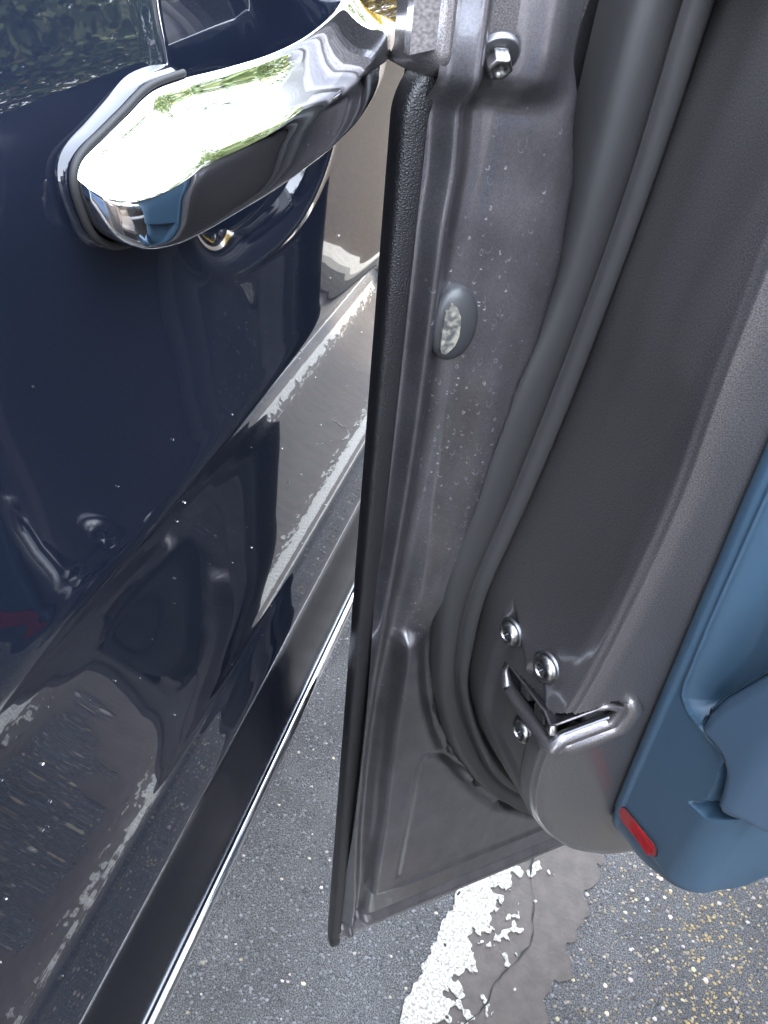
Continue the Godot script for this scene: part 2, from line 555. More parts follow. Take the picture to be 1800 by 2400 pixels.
func open_car() -> void:
	var car := thing("grey_car", "dark grey car on the right with its front door standing open", "car", Vector3(1.68, 0, -0.1))
	# --- inner panel of the door, from its rear edge to the weather strip
	var th := lut([[1200, 10], [1068, 10], [1050, 11], [1028, 10], [1011, 10], [969, 10], [931, 9.5], [848, 6.5], [803, 4.5], [730, 2.5], [681, 2.5], [607, 3.5], [540, 6], [468, 9], [380, 9]], Y0, Y1)
	var tr := lut([[1200, 40], [1084, 45], [1069, 50], [1040, 56], [1017, 58], [991, 57], [958, 51], [918, 46], [870, 41], [820, 40], [760, 39], [380, 39]], Y0, Y1)
	var ts := lut([[1200, 61], [1098, 61], [1049, 60], [1004, 58], [957, 48], [906, 41], [850, 34], [803, 37], [744, 47], [686, 65], [622, 96], [572, 128], [533, 160], [480, 230], [380, 300]], Y0, Y1)
	var tl := lut([[1200, 18], [813, 19], [782, 20], [746, 20], [681, 21], [598, 23], [503, 23], [380, 23]], Y0, Y1)
	var emboss := [Vector2(0.044, 0.509), Vector2(0.043, 0.642), Vector2(0.0425, 0.680), Vector2(0.047, 0.688), Vector2(0.054, 0.686), Vector2(0.070, 0.664), Vector2(0.1, 0.622), Vector2(0.125, 0.585)]
	var strip_edge := [Vector2(0.041, 0.906), Vector2(0.0365, 0.87), Vector2(0.034, 0.850), Vector2(0.0345, 0.827), Vector2(0.037, 0.803), Vector2(0.0385, 0.787), Vector2(0.041, 0.772), Vector2(0.0435, 0.758), Vector2(0.047, 0.744), Vector2(0.0545, 0.715), Vector2(0.065, 0.686), Vector2(0.079, 0.654), Vector2(0.096, 0.622), Vector2(0.112, 0.596), Vector2(0.128, 0.572), Vector2(0.18, 0.52), Vector2(0.32, 0.48)]
	var spots := panel_texture()
	var rows := []
	var uvs := []
	var y := 0.4025
	while y < 1.118:
		var row := PackedVector3Array()
		var uv := PackedVector2Array()
		var h := pick(th, Y0, Y1, y)
		var r := pick(tr, Y0, Y1, y)
		var sl := pick(ts, Y0, Y1, y)
		var l := pick(tl, Y0, Y1, y)
		var tri_on := smoothstep(0.818, 0.795, y) * smoothstep(0.474, 0.488, y)
		var up_on := smoothstep(0.80, 0.845, y)
		var low := smoothstep(0.90, 0.72, y)
		for k in 190:
			var t := 0.002 + 0.26 * pow(k / 189.0, 1.6)
			var s := 0.0035
			s += 0.0068 * bell((t - h) / 0.0038) + 0.0035 * smoothstep(h - 0.002, h + 0.004, t)
			s -= (0.0030 + 0.0050 * low) * bell((t - h - 0.0095) / 0.0052)
			# swelling beside the weather strip, then its fall into the groove
			s += up_on * 0.0095 * smoothstep(h + 0.010, r, t) - up_on * 0.026 * smoothstep(r - 0.001, r + 0.008, t)
			# raised three-cornered field below
			var gap := sl - t
			if up_on < 1.0 and t < 0.2: gap = near_line(Vector2(t, y), strip_edge) * signf(sl - t)
			var fall := smoothstep(0.003, 0.011, gap)
			s += tri_on * 0.0078 * smoothstep(l - 0.003, l + 0.0035, t) * (0.35 + 0.65 * fall)
			if tri_on > 0.0 and t < 0.16 and t > 0.03:
				s -= tri_on * 0.0016 * bell(near_line(Vector2(t, y), emboss) / 0.0020)
			# small pressed notch at the top of the field
			s += 0.0035 * bell((y - 0.808) / 0.006) * bell((t - 0.022) / 0.009)
			s -= (1.0 - up_on) * 0.008 * smoothstep(0.0005, -0.004, gap)
			# folded hem along the bottom
			s += 0.0034 * bell((y - 0.414) / 0.004) - 0.0026 * bell((y - 0.424) / 0.0035)
			s += 0.0026 * bell((y - 0.489) / 0.0036) * smoothstep(0.03, 0.06, t)
			# roll under the upper bracket
			s += 0.0085 * smoothstep(1.066, 1.077, y) * smoothstep(0.046, 0.030, t)
			row.append(D(t, s, y))
			uv.append(Vector2(t / 0.12, 1.0 - (y - 0.40) / 0.70))
		rows.append(row)
		uvs.append(uv)
		y += 0.0016
	var door := put("front_door", grid_mesh(rows, uvs), spots, car)
	door.position = DOOR_PLACE - car.position
	door.scale = Vector3.ONE * DOOR_SIZE
	# outer skin
	rows = []
	for i in 44:
		var yy := 0.400 + 0.715 * i / 43.0
		var row := PackedVector3Array()
		var b := 0.036 * sin(PI * clampf((yy - 0.30) / 1.0, 0, 1)) + 0.006 * bell((yy - 0.92) / 0.02)
		for k in 40:
			var t := -0.001 + 0.80 * k / 39.0
			row.append(D(t, -0.004 - b * smoothstep(-0.05, 0.30, t), yy))
		rows.append(row)
	put("outer_skin", grid_mesh(rows), M.door_skin, door)
	put("bottom_hem", boxes([[D(0.40, 0.002, 0.4015), Vector3(0.80, 0.004, 0.0115), 0.001, Basis(DOOR_T, Vector3.UP, DOOR_N * 1.0)]]), M.paint, door)
	# --- box of the door with the latch: wall, rounded corner, inner face
	var ctl := [[94, 1122, 50, 1112, 66, 1108], [92, 1099, 52, 1099, 70, 1085], [88, 1040, 55, 1040, 75, 1030], [85, 1011, 57, 1011, 79, 1003], [81, 964, 61, 967, 83, 964], [72, 905, 60, 905, 89, 905], [62, 850, 56, 857, 95, 850],
		[61, 808, 48, 826, 99, 815], [62, 776, 50, 792, 103, 780], [69, 744, 57, 762, 108, 750], [82, 706, 69, 735, 119, 728], [104, 658, 87, 706, 138, 704], [136, 600, 117, 668, 165, 680], [192, 553, 170, 630, 205, 652], [300, 525, 300, 590, 320, 625], [800, 512, 800, 572, 800, 600]]
	var wall_line := [Vector2(0.043, 0.853), Vector2(0.051, 0.843), Vector2(0.061, 0.836), Vector2(0.068, 0.831), Vector2(0.068, 0.842), Vector2(0.072, 0.846), Vector2(0.080, 0.838), Vector2(0.094, 0.826)]
	rows = []
	var nrow := 420
	for i in nrow + 1:
		var f := float(i) / nrow
		f = f * 0.9 if f < 0.9 else lerpf(0.81, 1.0, (f - 0.9) / 0.1)
		var c := along(ctl, f)
		var a := D(c[0] * 0.001, 0.014, c[1] * 0.001)
		var b := D(c[2] * 0.001, 0.1005, c[3] * 0.001)
		var e := D(c[4] * 0.001, 0.1062, c[5] * 0.001)
		var far := e + (e - b).normalized() * 0.05
		var w0 := b + (a - b).normalized() * 0.014
		var w1 := b + (e - b).normalized() * 0.011
		var row := PackedVector3Array()
		for k in 62:
			var p := a.lerp(w0, k / 62.0)
			var py := p.y
			if py > 0.76 and py < 0.90:
				var ps := p.dot(DOOR_N)
				# shallow pressed field round the latch
				var d := 0.0
				var top := 0.853 - (ps - 0.043) * 0.7 if ps < 0.066 else 0.849 - absf(ps - 0.072) * 0.8
				d = smoothstep(top + 0.0022, top - 0.0022, py) * smoothstep(0.036, 0.046, ps) * smoothstep(0.76, 0.775, py)
				p += DOOR_T * d * 0.0030
			row.append(p)
		for k in 24:
			var q := k / 23.0
			var pb := w0.lerp(b, q).lerp(b.lerp(w1, q), q)
			row.append(pb + (DOOR_N - DOOR_T).normalized() * (0.00045 * bell((q - 0.38) / 0.07) + 0.00045 * bell((q - 0.62) / 0.07)))
		for k in range(1, 40): row.append(w1.lerp(e, k / 36.0) if k <= 36 else e.lerp(far, (k - 36) / 3.0))
		rows.append(row)
	var slot := [D(0.0595, 0.052, 0.8165), D(0.0500, 0.0985, 0.8375), D(0.0735, 0.1035, 0.8490)]
	var body := put("latch_panel", grid_mesh(rows, [], false, func(p: Vector3): return absf(p.y - 0.833) < 0.03 and near_line3(p, slot) < 0.0068), M.paint, door)
	latch(door, slot)
	# --- weather strip
	var sc := [[61, 1125, 79, 1125, 94, 1125], [61, 1098, 78, 1099, 92.5, 1099], [60, 1049, 77, 1050, 89.5, 1050], [58, 1004, 73, 1005, 85.5, 1005], [48, 957, 67, 957, 80.5, 957], [41, 906, 59, 905, 72.5, 905], [34, 850, 49, 848, 62, 849], [37, 803, 49, 803, 61.5, 803], [41, 772, 53, 772, 62.5, 773],
		[47, 744, 60, 746, 69, 746], [65, 686, 76, 700, 83.5, 707], [96, 622, 103, 638, 108, 657], [128, 572, 139, 585, 145, 600], [180, 520, 190, 535, 200, 550], [320, 480, 320, 500, 320, 518]]
	rows = []
	for i in 261:
		var c := along(sc, i / 260.0)
		var row := PackedVector3Array()
		var L := Vector2(c[0], c[1]) * 0.001
		var G := Vector2(c[2], c[3]) * 0.001
		var R := Vector2(c[4], c[5]) * 0.001
		for q in [[0.02, 0.000], [0.04, 0.0095], [0.09, 0.0140], [0.16, 0.0165], [0.28, 0.0183], [0.42, 0.0193], [0.56, 0.0200], [0.70, 0.0204], [0.83, 0.0203], [0.92, 0.0195], [1.0, 0.0180]]:
			row.append(D(lerpf(L.x, G.x, q[0]), q[1], lerpf(L.y, G.y, q[0])))
		for q in [[0.05, 0.0186], [0.10, 0.0200], [0.20, 0.0216], [0.34, 0.0229], [0.46, 0.0235], [0.53, 0.0234], [0.60, 0.0226], [0.78, 0.0192], [0.94, 0.0160], [1.0, 0.0140]]:
			row.append(D(lerpf(G.x, R.x, q[0]), q[1], lerpf(G.y, R.y, q[0])))
		row.append(D(R.x + 0.0002, 0.008, R.y))
		rows.append(row)
	put("weather_strip", grid_mesh(rows), M.rubber, door)
	edge_guard(door)
	# --- rubber stop with a worn face
	var dome := [[0.0100, -0.004], [0.0098, 0.0008], [0.0090, 0.0026], [0.0074, 0.0038], [0.0048, 0.0045], [0.0024, 0.0048], [0.0001, 0.0049]]
	var stop_at := D(0.0225, 0.0062, 0.9930)
	var ax := (DOOR_N - DOOR_T * 0.12).normalized()
	var stop := put("rubber_stop", lathe(stop_at, ax, dome, 36, 1.55), M.gasket, door)
	var wear := FastNoiseLite.new()
	wear.seed = 3
	wear.frequency = 2.0
	var patch := PackedVector2Array()
	for k in 26:
		var an := TAU * k / 26.0
		var rr := 1.0 + 0.35 * wear.get_noise_2d(cos(an) * 2, sin(an) * 2)
		patch.append(Vector2(-0.0024 + cos(an) * 0.0036 * rr, sin(an) * 0.0105 * rr))
	put("worn_patch", plate(patch, func(px, py, d): return stop_at + DOOR_T * px + Vector3.UP * py + ax * (0.0051 - (px * px + py * py / 2.4) * 19.0 + d), -0.0006, 0.0005), M.worn, stop)
	upper_frame(door)
	door_trim(door)
	wing_mirror(door)
	car_body(car)

func panel_texture() -> StandardMaterial3D:
	# dried droplets, dust and fine scratches on the metallic paint of the panel (0.12 m of door by 0.70 m of height)
	var w := 512
	var h := 2048
	var im := Image.create(w, h, false, Image.FORMAT_RGB8)
	var n := FastNoiseLite.new()
	n.frequency = 0.012
	n.seed = 8
	n.fractal_octaves = 4
	var data := PackedByteArray()
	data.resize(w * h * 3)
	for yy in range(0, h, 4):
		for xx in range(0, w, 4):
			var base_tone := 0.108 + 0.055 * smoothstep(0.50, 0.72, float(yy) / h) + 0.035 * n.get_noise_2d(xx, yy * 0.7)  # lighter towards the foot of the door
			for dy in 4:
				for dx in 4:
					var v := base_tone * (0.80 + 0.4 * rng.randf())
					var g := int(255.0 * pow(v, 1.0 / 2.2))
					var i := ((yy + dy) * w + xx + dx) * 3
					data[i] = g + 1
					data[i + 1] = g - 1
					data[i + 2] = g + 2
	im = Image.create_from_data(w, h, false, Image.FORMAT_RGB8, data)
	var px := 1.0 / (0.12 / w)
	var py := 1.0 / (0.70 / h)
	var dot := func(t: float, y: float, r: float, add: float):
		var cx := t * px
		var cy := (1.0 - (y - 0.40) / 0.70) * h
		for b in range(int(cy - r * py) - 1, int(cy + r * py) + 2):
			for a in range(int(cx - r * px) - 1, int(cx + r * px) + 2):
				if a < 0 or b < 0 or a >= w or b >= h: continue
				var q := Vector2((a - cx) / px, (b - cy) / py).length() / r
				if q > 1.0: continue
				var c := im.get_pixel(a, b)
				var k := add * (1.0 - q * q)
				im.set_pixel(a, b, Color(c.r + k, c.g + k, c.b + k * 1.08))
	# rings and half rings left by drops, thickest in the middle of the panel
	for k in 300:
		var y := 0.93 + rng.randfn(0.0, 0.075)
		if y > 1.075 or y < 0.5: continue
		var t := 0.033 + 0.006 * sin(y * 30.0) + rng.randfn(0.0, 0.010)
		if t < 0.008 or t > 0.06: continue
		var r := 0.0003 + 0.0010 * pow(rng.randf(), 3.0)
		var long := rng.randf_range(1.0, 2.6)
		var a0 := rng.randf_range(-0.4, 0.6)
		var sweep := rng.randf_range(2.2, 6.2)
		var strong := rng.randf_range(0.02, 0.12)
		for q in 26:
			var an := PI + a0 + sweep * q / 26.0
			dot.call(t + cos(an) * r, y + sin(an) * r * long, 0.00022, strong)
	for k in 900:
		var y := rng.randf_range(0.42, 1.07)
		dot.call(rng.randf_range(0.004, 0.11), y, rng.randf_range(0.0002, 0.0005), rng.randf_range(0.04, 0.22))
	for k in 40:
		var y := rng.randf_range(0.45, 1.05)
		var t := rng.randf_range(0.008, 0.08)
		var an := rng.randf() * TAU
		for q in 30: dot.call(t + cos(an + q * 0.02) * q * 0.0003, y + sin(an + q * 0.02) * q * 0.0004, 0.0002, 0.07)
	var m := mat(Color.WHITE, 0.36, 0.84)
	m.albedo_texture = ImageTexture.create_from_image(im)
	m.clearcoat_enabled = true
	m.clearcoat = 0.7
	m.clearcoat_roughness = 0.08
	return m

func edge_guard(door: Node) -> void:
	# soft black U strip pushed over the door's rear edge; it curls over the top corner
	var path := []
	for k in 150: path.append([lerpf(-0.0015, -0.0002, k / 149.0), lerpf(0.384, 1.062, k / 149.0), 0.0])
	for k in range(1, 16):
		var an := PI * 0.5 * k / 15.0
		path.append([-0.0002 + 0.0135 * (1.0 - cos(an)), 1.062 + 0.0145 * sin(an), an])
	path.append([0.0155, 1.0762, PI * 0.5])
	var rows := []
	for p in path:
		var row := PackedVector3Array()
		var across := Vector2(cos(p[2]), -sin(p[2]))
		for k in 20:
			var an := TAU * k / 20.0
			var cx := signf(cos(an)) * pow(absf(cos(an)), 0.55) * 0.0050
			var cs := signf(sin(an)) * pow(absf(sin(an)), 0.55) * 0.0062
			row.append(D(p[0] + across.x * cx, -0.0005 + cs + 0.0012 * smoothstep(0.40, 0.39, p[1]), p[1] + across.y * cx))
		rows.append(row)
	var cap := PackedVector3Array()
	var mid := Vector3.ZERO
	for v in rows[0]: mid += v / 20.0
	for k in 20: cap.append(mid)
	rows.push_front(cap)
	var guard := put("edge_guard", grid_mesh(rows, [], true), M.guard, door)
	# open end of the strip at the top
	put("strip_end", tube([D(0.0165, -0.006, 1.0820), D(0.0165, -0.0015, 1.0735), D(0.0175, 0.003, 1.0712), D(0.0185, 0.0075, 1.0745), D(0.0185, 0.0085, 1.079)], [0.0012], 8), M.gasket, guard)

func star(c: Vector3, axis: Vector3, r: float, deep: float) -> ArrayMesh:
	var x := Vector3.UP.cross(axis).normalized()
	var y := axis.cross(x)
	var rows := []
	for lev in [[1.0, 0.0], [1.0, -deep], [0.0, -deep]]:
		var row := PackedVector3Array()
		for k in 36:
			var an := TAU * k / 36.0
			var q := r * (0.80 + 0.20 * cos(an * 6.0))
			row.append(c + (x * cos(an) + y * sin(an)) * q * lev[0] + axis * lev[1])
		rows.append(row)
	return grid_mesh(rows, [], true)

func latch(door: Node, slot: Array) -> void:
	# outline of the slot: its two long sides are offset from the middle line
	var path_lo := []
	var path_hi := []
	var n0 := -DOOR_T
	var n1 := (DOOR_N - DOOR_T * 0.4).normalized()
	var d0: Vector3 = (slot[1] - slot[0]).normalized()
	var d1: Vector3 = (slot[2] - slot[1]).normalized()
	var s0 := d0.cross(n0).normalized()
	var s1 := d1.cross(n1).normalized()
	if s0.y > 0: s0 = -s0
	if s1.y > 0: s1 = -s1
	var sm := (s0 + s1).normalized()
	for k in 13: path_lo.append(slot[0].lerp(slot[1], 0.92 * k / 12.0) + s0 * 0.0078 + n0 * 0.0008)
	path_lo.append(slot[1] + sm * 0.0080 + (n0 + n1) * 0.0012)
	for k in 11: path_lo.append(slot[1].lerp(slot[2], 0.10 + 0.9 * k / 10.0) + s1 * 0.0066 + n1 * 0.0004)
	for k in 11: path_hi.append(slot[2].lerp(slot[1], 0.86 * k / 10.0) - s1 * 0.0050 + n1 * 0.0002)
	path_hi.append(slot[1] - sm * 0.0045)
	for k in 13: path_hi.append(slot[1].lerp(slot[0], 0.14 + 0.86 * k / 12.0) - s0 * 0.0062)
	var loop := path_lo.duplicate()
	loop.append(slot[2] + d1 * 0.0052 + n1 * 0.0004)
	loop.append_array(path_hi)
	loop.append(slot[0] - d0 * 0.0052 + n0 * 0.0004)
	var rad := []
	for k in loop.size(): rad.append(0.0036 if k < path_lo.size() else 0.0006)
	for k in 3:
		rad[path_lo.size() + k] = 0.0020 - k * 0.0003
	rad[-1] = 0.0019
	put("latch_rim", tube(loop, rad, 12, true, n1), M.paint, door)
	# step inside the rim
	var inner := []
	for k in path_lo.size(): inner.append(path_lo[k] - (s0 if k < 13 else s1) * 0.0030 + DOOR_T * 0.0016 * (1.0 if k < 13 else 0.2))
	put("latch_frame", tube(inner, [0.0011], 8), M.dark_steel, door)
	# rounded lip that carries the slot round onto the inner face
	var lip := []
	for k in 9: lip.append(slot[1].lerp(slot[2], k / 8.0 * 1.12) + s1 * 0.0125 - n1 * 0.0010 + Vector3(0, -0.001, 0))
	lip.push_front(slot[1] + sm * 0.0118 - (n0 + n1) * 0.0006)
	lip.append(slot[2] + d1 * 0.0105 + s1 * 0.0045 - n1 * 0.0010)
	lip.append(slot[2] + d1 * 0.0100 - s1 * 0.0015 - n1 * 0.0018)
	put("latch_lip", tube(lip, [0.0024, 0.0044, 0.0054, 0.0058, 0.0060, 0.0061, 0.0061, 0.0060, 0.0058, 0.0056, 0.0050, 0.0038], 14, false, n1), M.paint, door)
	# dark box behind and the metal of the catch inside
	var back := PackedVector3Array()
	var rows := []
	for off in [[0.0, 1.0], [0.009, 1.0], [0.016, 0.7]]:
		var row := PackedVector3Array()
		for k in loop.size():
			var c := near_point(loop[k], slot)
			row.append(c + (loop[k] - c) * off[1] + (DOOR_T - DOOR_N * (0.0 if k < 13 or k > 36 else 1.0) * 0.6).normalized() * off[0])
		rows.append(row)
	var last := PackedVector3Array()
	for k in loop.size(): last.append(near_point(loop[k], slot) + DOOR_T * 0.016)
	rows.append(last)
	put("latch_pocket", grid_mesh(rows, [], true), M.hole, door)
	var turn := Basis(d0, s0, d0.cross(s0))
	var inside := boxes([[slot[0].lerp(slot[1], 0.34) + DOOR_T * 0.0030, Vector3(0.010, 0.0062, 0.004), 0.0008, turn], [slot[0].lerp(slot[1], 0.72) + DOOR_T * 0.0020, Vector3(0.011, 0.0064, 0.004), 0.0008, turn], [slot[0].lerp(slot[1], 0.52) + DOOR_T * 0.0080, Vector3(0.03, 0.005, 0.003), 0.0006, turn]])
	put("latch_plate", inside, M.steel, door)
	put("latch_catch", tube([slot[1] - d0 * 0.004 + DOOR_T * 0.002 - s0 * 0.002, slot[1] - d0 * 0.003 + DOOR_T * 0.001 + s0 * 0.003], [0.0026], 14), M.steel, door)
	# three round-headed screws round the latch
	var heads := [D(0.0578, 0.0465, 0.8440), D(0.0570, 0.0765, 0.8535), D(0.0540, 0.0790, 0.8085)]
	var axis := -(DOOR_T - DOOR_N * 0.10).normalized()
	for k in 3:
		var c: Vector3 = heads[k]
		var r := 0.0074 if k == 1 else 0.0066
		var screw := put("screw", lathe(c, axis, [[r, -0.002], [r, 0.0008], [r * 0.93, 0.0020], [r * 0.76, 0.0034], [r * 0.58, 0.0039], [r * 0.50, 0.0036], [r * 0.46, 0.0024]], 30), M.steel, door)
		put("star_recess", star(c + axis * 0.0030, axis, r * 0.50, 0.0024), M.dark_steel, screw)
		put("seat_ring", lathe(c, axis, [[r * 1.18, -0.001], [r * 1.16, 0.0005], [r * 1.02, 0.0004]], 30), M.dark_steel, screw)

func near_point(p: Vector3, pts: Array) -> Vector3:
	var best := 1e9
	var out := p
	for i in pts.size() - 1:
		var q := Geometry3D.get_closest_point_to_segment(p, pts[i], pts[i + 1])
		if p.distance_to(q) < best:
			best = p.distance_to(q)
			out = q
	return out

func upper_frame(door: Node) -> void:
	# pressed bracket that carries the window frame, above the panel
	var rows := []
	var prof := [[-0.002, -0.012], [-0.0022, 0.002], [0.000, 0.0105], [0.0035, 0.0135], [0.0065, 0.0125], [0.0085, 0.0150], [0.013, 0.0155], [0.020, 0.0150], [0.028, 0.0145], [0.034, 0.0140], [0.040, 0.0120], [0.043, 0.006]]
	for i in 34:
		var f := i / 33.0
		var yy := 1.0755 + 0.075 * pow(f, 1.8)
		var roll := 1.0 - clampf((yy - 1.0755) / 0.006, 0, 1)
		var row := PackedVector3Array()
		for k in 45:
			var q := along(prof, k / 44.0)
			row.append(D(q[0], q[1] - 0.006 * roll * roll, yy - 0.004 * roll * smoothstep(0.02, 0.04, q[0])))
		rows.append(row)
	var top := PackedVector3Array()
	for k in 45: top.append(D(lerpf(-0.002, 0.043, k / 44.0), -0.012, 1.1505))
	rows.append(top)
	var bracket := put("frame_bracket", grid_mesh(rows), M.paint, door)
	# glossy cover on the outside of the frame
	put("pillar_cover", plate(PackedVector2Array([Vector2(-0.0075, 1.0815), Vector2(0.0005, 1.083), Vector2(0.004, 1.093), Vector2(0.004, 1.148), Vector2(-0.0075, 1.148)]), func(t, y, d): return D(t, d, y), 0.0075, 0.0115), M.door_skin, door)
	# bolt with washer
	var ax := (DOOR_N * 0.8 - Vector3.UP * 0.55 - DOOR_T * 0.15).normalized()
	var c := D(0.0185, 0.0155, 1.0825)
	var bolt := put("frame_bolt", lathe(c, ax, [[0.0066, -0.0012], [0.0066, 0.0004], [0.0060, 0.0009], [0.0040, 0.0010]], 30), M.dark_steel, door)
	var st := []
	for lev in [[1.0, 0.0], [1.0, 0.0036], [0.9, 0.0044], [0.62, 0.0044], [0.55, 0.0034], [0.0, 0.0032]]:
		var row := PackedVector3Array()
		var x := Vector3.UP.cross(ax).normalized()
		var y := ax.cross(x)
		for k in 48:
			var an := TAU * k / 48.0
			var hexr := 0.0035 / cos(fposmod(an, PI / 3.0) - PI / 6.0)
			var rr: float = hexr if lev[0] > 0.85 else 0.0035
			row.append(c + (x * cos(an) + y * sin(an)) * rr * lev[0] + ax * (lev[1] + 0.0012))
		st.append(row)
	put("hexagon_head", grid_mesh(st, [], true), M.steel, bolt)

func door_trim(door: Node) -> void:
	# moulded cabin trim: bevelled edge, rear face, rounded corner, inner face
	var seam := lut([[1200, 62], [1080, 71], [1003, 79.5], [971, 82.5], [934, 86.5], [872, 93], [783, 102.5], [733, 108.5], [650, 116]], 0.65, 1.2)
	var contour := PackedVector2Array([Vector2(0.1150, 1.0), Vector2(0.1152, 0.918), Vector2(0.1155, 0.902), Vector2(0.116, 0.886), Vector2(0.1162, 0.876), Vector2(0.1175, 0.869), Vector2(0.122, 0.8645), Vector2(0.129, 0.8630), Vector2(0.136, 0.8625), Vector2(0.1415, 0.8620), Vector2(0.1455, 0.857), Vector2(0.1485, 0.843), Vector2(0.1490, 0.829), Vector2(0.1395, 0.817)])
	var pad := PackedVector2Array([Vector2(0.129, 0.8630), Vector2(0.1295, 0.876), Vector2(0.132, 0.889), Vector2(0.145, 0.93), Vector2(0.20, 0.95), Vector2(0.20, 0.85), Vector2(0.163, 0.838), Vector2(0.157, 0.828), Vector2(0.149, 0.8185), Vector2(0.1405, 0.8160), Vector2(0.1395, 0.8170), Vector2(0.1490, 0.829), Vector2(0.1485, 0.843), Vector2(0.1455, 0.857), Vector2(0.1415, 0.862), Vector2(0.136, 0.8625)])
	var bowl := PackedVector2Array(contour.slice(0, 8))
	bowl.append_array(PackedVector2Array([Vector2(0.1295, 0.876), Vector2(0.132, 0.889), Vector2(0.145, 0.93), Vector2(0.17, 1.0)]))
	var low := contour.slice(9)
	var lip := Array(contour.slice(0, 10))
	var pad_loop := Array(pad)
	pad_loop.append(pad[0])
	var rows := []
	var pads := []
	var y := 1.108
	var bottom := func(s: float, t: float) -> float: return 0.724 + 0.020 * smoothstep(0.125, 0.165, s) - 0.026 * smoothstep(0.115, 0.165, t)
	var seq := []
	while y > 0.7501:
		seq.append([y, 0.0])
		y -= 0.0008 if y < 0.94 and y > 0.80 else 0.0016
	for k in range(1, 13): seq.append([0.75, PI * 0.5 * k / 12.0])
	for k in range(1, 5): seq.append([0.75, PI * 0.5 + k])
	for q in seq:
		var yy: float = q[0]
		var tb := pick(seam, 0.65, 1.2, yy if q[1] == 0.0 else 0.735)
		var row := PackedVector3Array()
		for k in 132:
			var t := tb
			var s := 0.1064
			if k < 3:
				t = tb + 0.006 - 0.0015 * k
				s = 0.1066
			elif k < 12:
				var an := (k - 3) / 8.0 * PI * 0.5
				t = tb + 0.003 - 0.003 * sin(an)
				s = 0.1067 + 0.0042 * (1.0 - cos(an))
			elif k < 92:
				s = 0.1110 + 0.0350 * (k - 11) / 80.0
				t = tb + 0.0010 * smoothstep(0.1115, 0.1140, s) + 0.06 * (s - 0.1110)
			elif k < 110:
				var an := (k - 91) / 18.0 * PI * 0.5
				s = 0.1460 + 0.0150 * sin(an)
				t = tb + 0.0031 + 0.016 * (1.0 - cos(an))
			else:
				var w := pow((k - 109) / 22.0, 1.8)
				s = 0.1610 + 0.006 * w
				t = tb + 0.019 + w * 0.66
			if q[1] == 0.0 and yy > 0.80 and yy < 1.0 and k >= 12 and k < 112:
				var p := Vector2(s, yy)
				if Geometry2D.is_point_in_polygon(p, bowl):
					var d := near_line(p, lip)
					t += 0.011 * smoothstep(0.0, 0.013, d)
				elif Geometry2D.is_point_in_polygon(p, pad):
					t += 0.012 * smoothstep(0.0, 0.0025, near_line(p, pad_loop))
				else:
					t -= 0.0007 * bell(near_line(p, lip) / 0.0011)
				if k > 88 and yy < 0.87: t += 0.006 * bell(near_line(p, Array(low)) / 0.0012)
			var py := yy
			if q[1] > 0.0:
				var yb: float = bottom.call(s, t)
				var r := 0.75 - yb
				if q[1] < PI * 0.5 + 0.01:
					py = yb + r * (1.0 - sin(q[1]))
					t += 0.010 * (1.0 - cos(q[1]))
				else:
					py = yb
					t += 0.010 + (q[1] - PI * 0.5) * 0.02
			row.append(D(t, s, py))
		rows.append(row)
	var trim := put("door_trim", grid_mesh(rows), M.trim, door)
	# padded end of the armrest beside the pull cup
	var seg := []
	for i in pad.size(): seg.append(pad[i])
	seg.append(pad[0])
	var keep := {}
	rows = []
	for i in 200:
		var row := PackedVector3Array()
		for k in 130:
			var p := Vector2(0.124 + 0.072 * k / 129.0, 0.950 - 0.140 * i / 199.0)
			var d := near_line(p, seg)
			if not Geometry2D.is_point_in_polygon(p, pad): d = -d
			var tb := pick(seam, 0.65, 1.2, p.y) + 0.06 * (p.x - 0.111)
			var e := clampf(d / 0.006, -0.6, 1.0)
			var up := sqrt(maxf(0.0, 1.0 - (1.0 - e) * (1.0 - e))) if e > 0 else e * 2.0
			row.append(D(tb + 0.0085 - 0.0105 * up + 0.010 * smoothstep(0.842, 0.818, p.y) + 0.012 * smoothstep(0.152, 0.19, p.x), p.x, p.y))
		rows.append(row)
	put("armrest_end", grid_mesh(rows, [], false, func(v: Vector3):
		var p := Vector2(v.dot(DOOR_N), v.y)
		return not Geometry2D.is_point_in_polygon(p, pad) and near_line(p, seg) > 0.0012), M.pad, trim)
	# top of the door between trim and outer skin, and the run of the armrest along the inner face
	rows = []
	for i in 30:
		var t := lerpf(0.064, 0.79, i / 29.0)
		var row := PackedVector3Array()
		for k in 13:
			var an := PI * k / 12.0
			row.append(D(t, 0.060 - 0.108 * cos(an) * (1.0 if cos(an) < 0 else 0.78), 1.092 + 0.024 * pow(sin(an), 0.4)))
		rows.append(row)
	put("belt_cap", grid_mesh(rows), M.trim, trim)
	rows = []
	for i in 40:
		var f := i / 39.0
		var t := lerpf(0.150, 0.60, f)
		var w := pow(sin(PI * clampf(0.02 + 0.96 * f, 0, 1)), 0.35)
		var row := PackedVector3Array()
		for k in 24:
			var an := TAU * k / 24.0
			row.append(D(t, 0.168 + 0.038 * w * signf(cos(an)) * pow(absf(cos(an)), 0.6), 0.888 + 0.034 * w * signf(sin(an)) * pow(absf(sin(an)), 0.6)))
		rows.append(row)
	put("armrest", grid_mesh(rows, [], true), M.pad, trim)
	put("map_pocket", boxes([[D(0.42, 0.172, 0.775), Vector3(0.46, 0.075, 0.022), 0.008, Basis(DOOR_T, Vector3.UP, DOOR_N)]]), M.pad, trim)
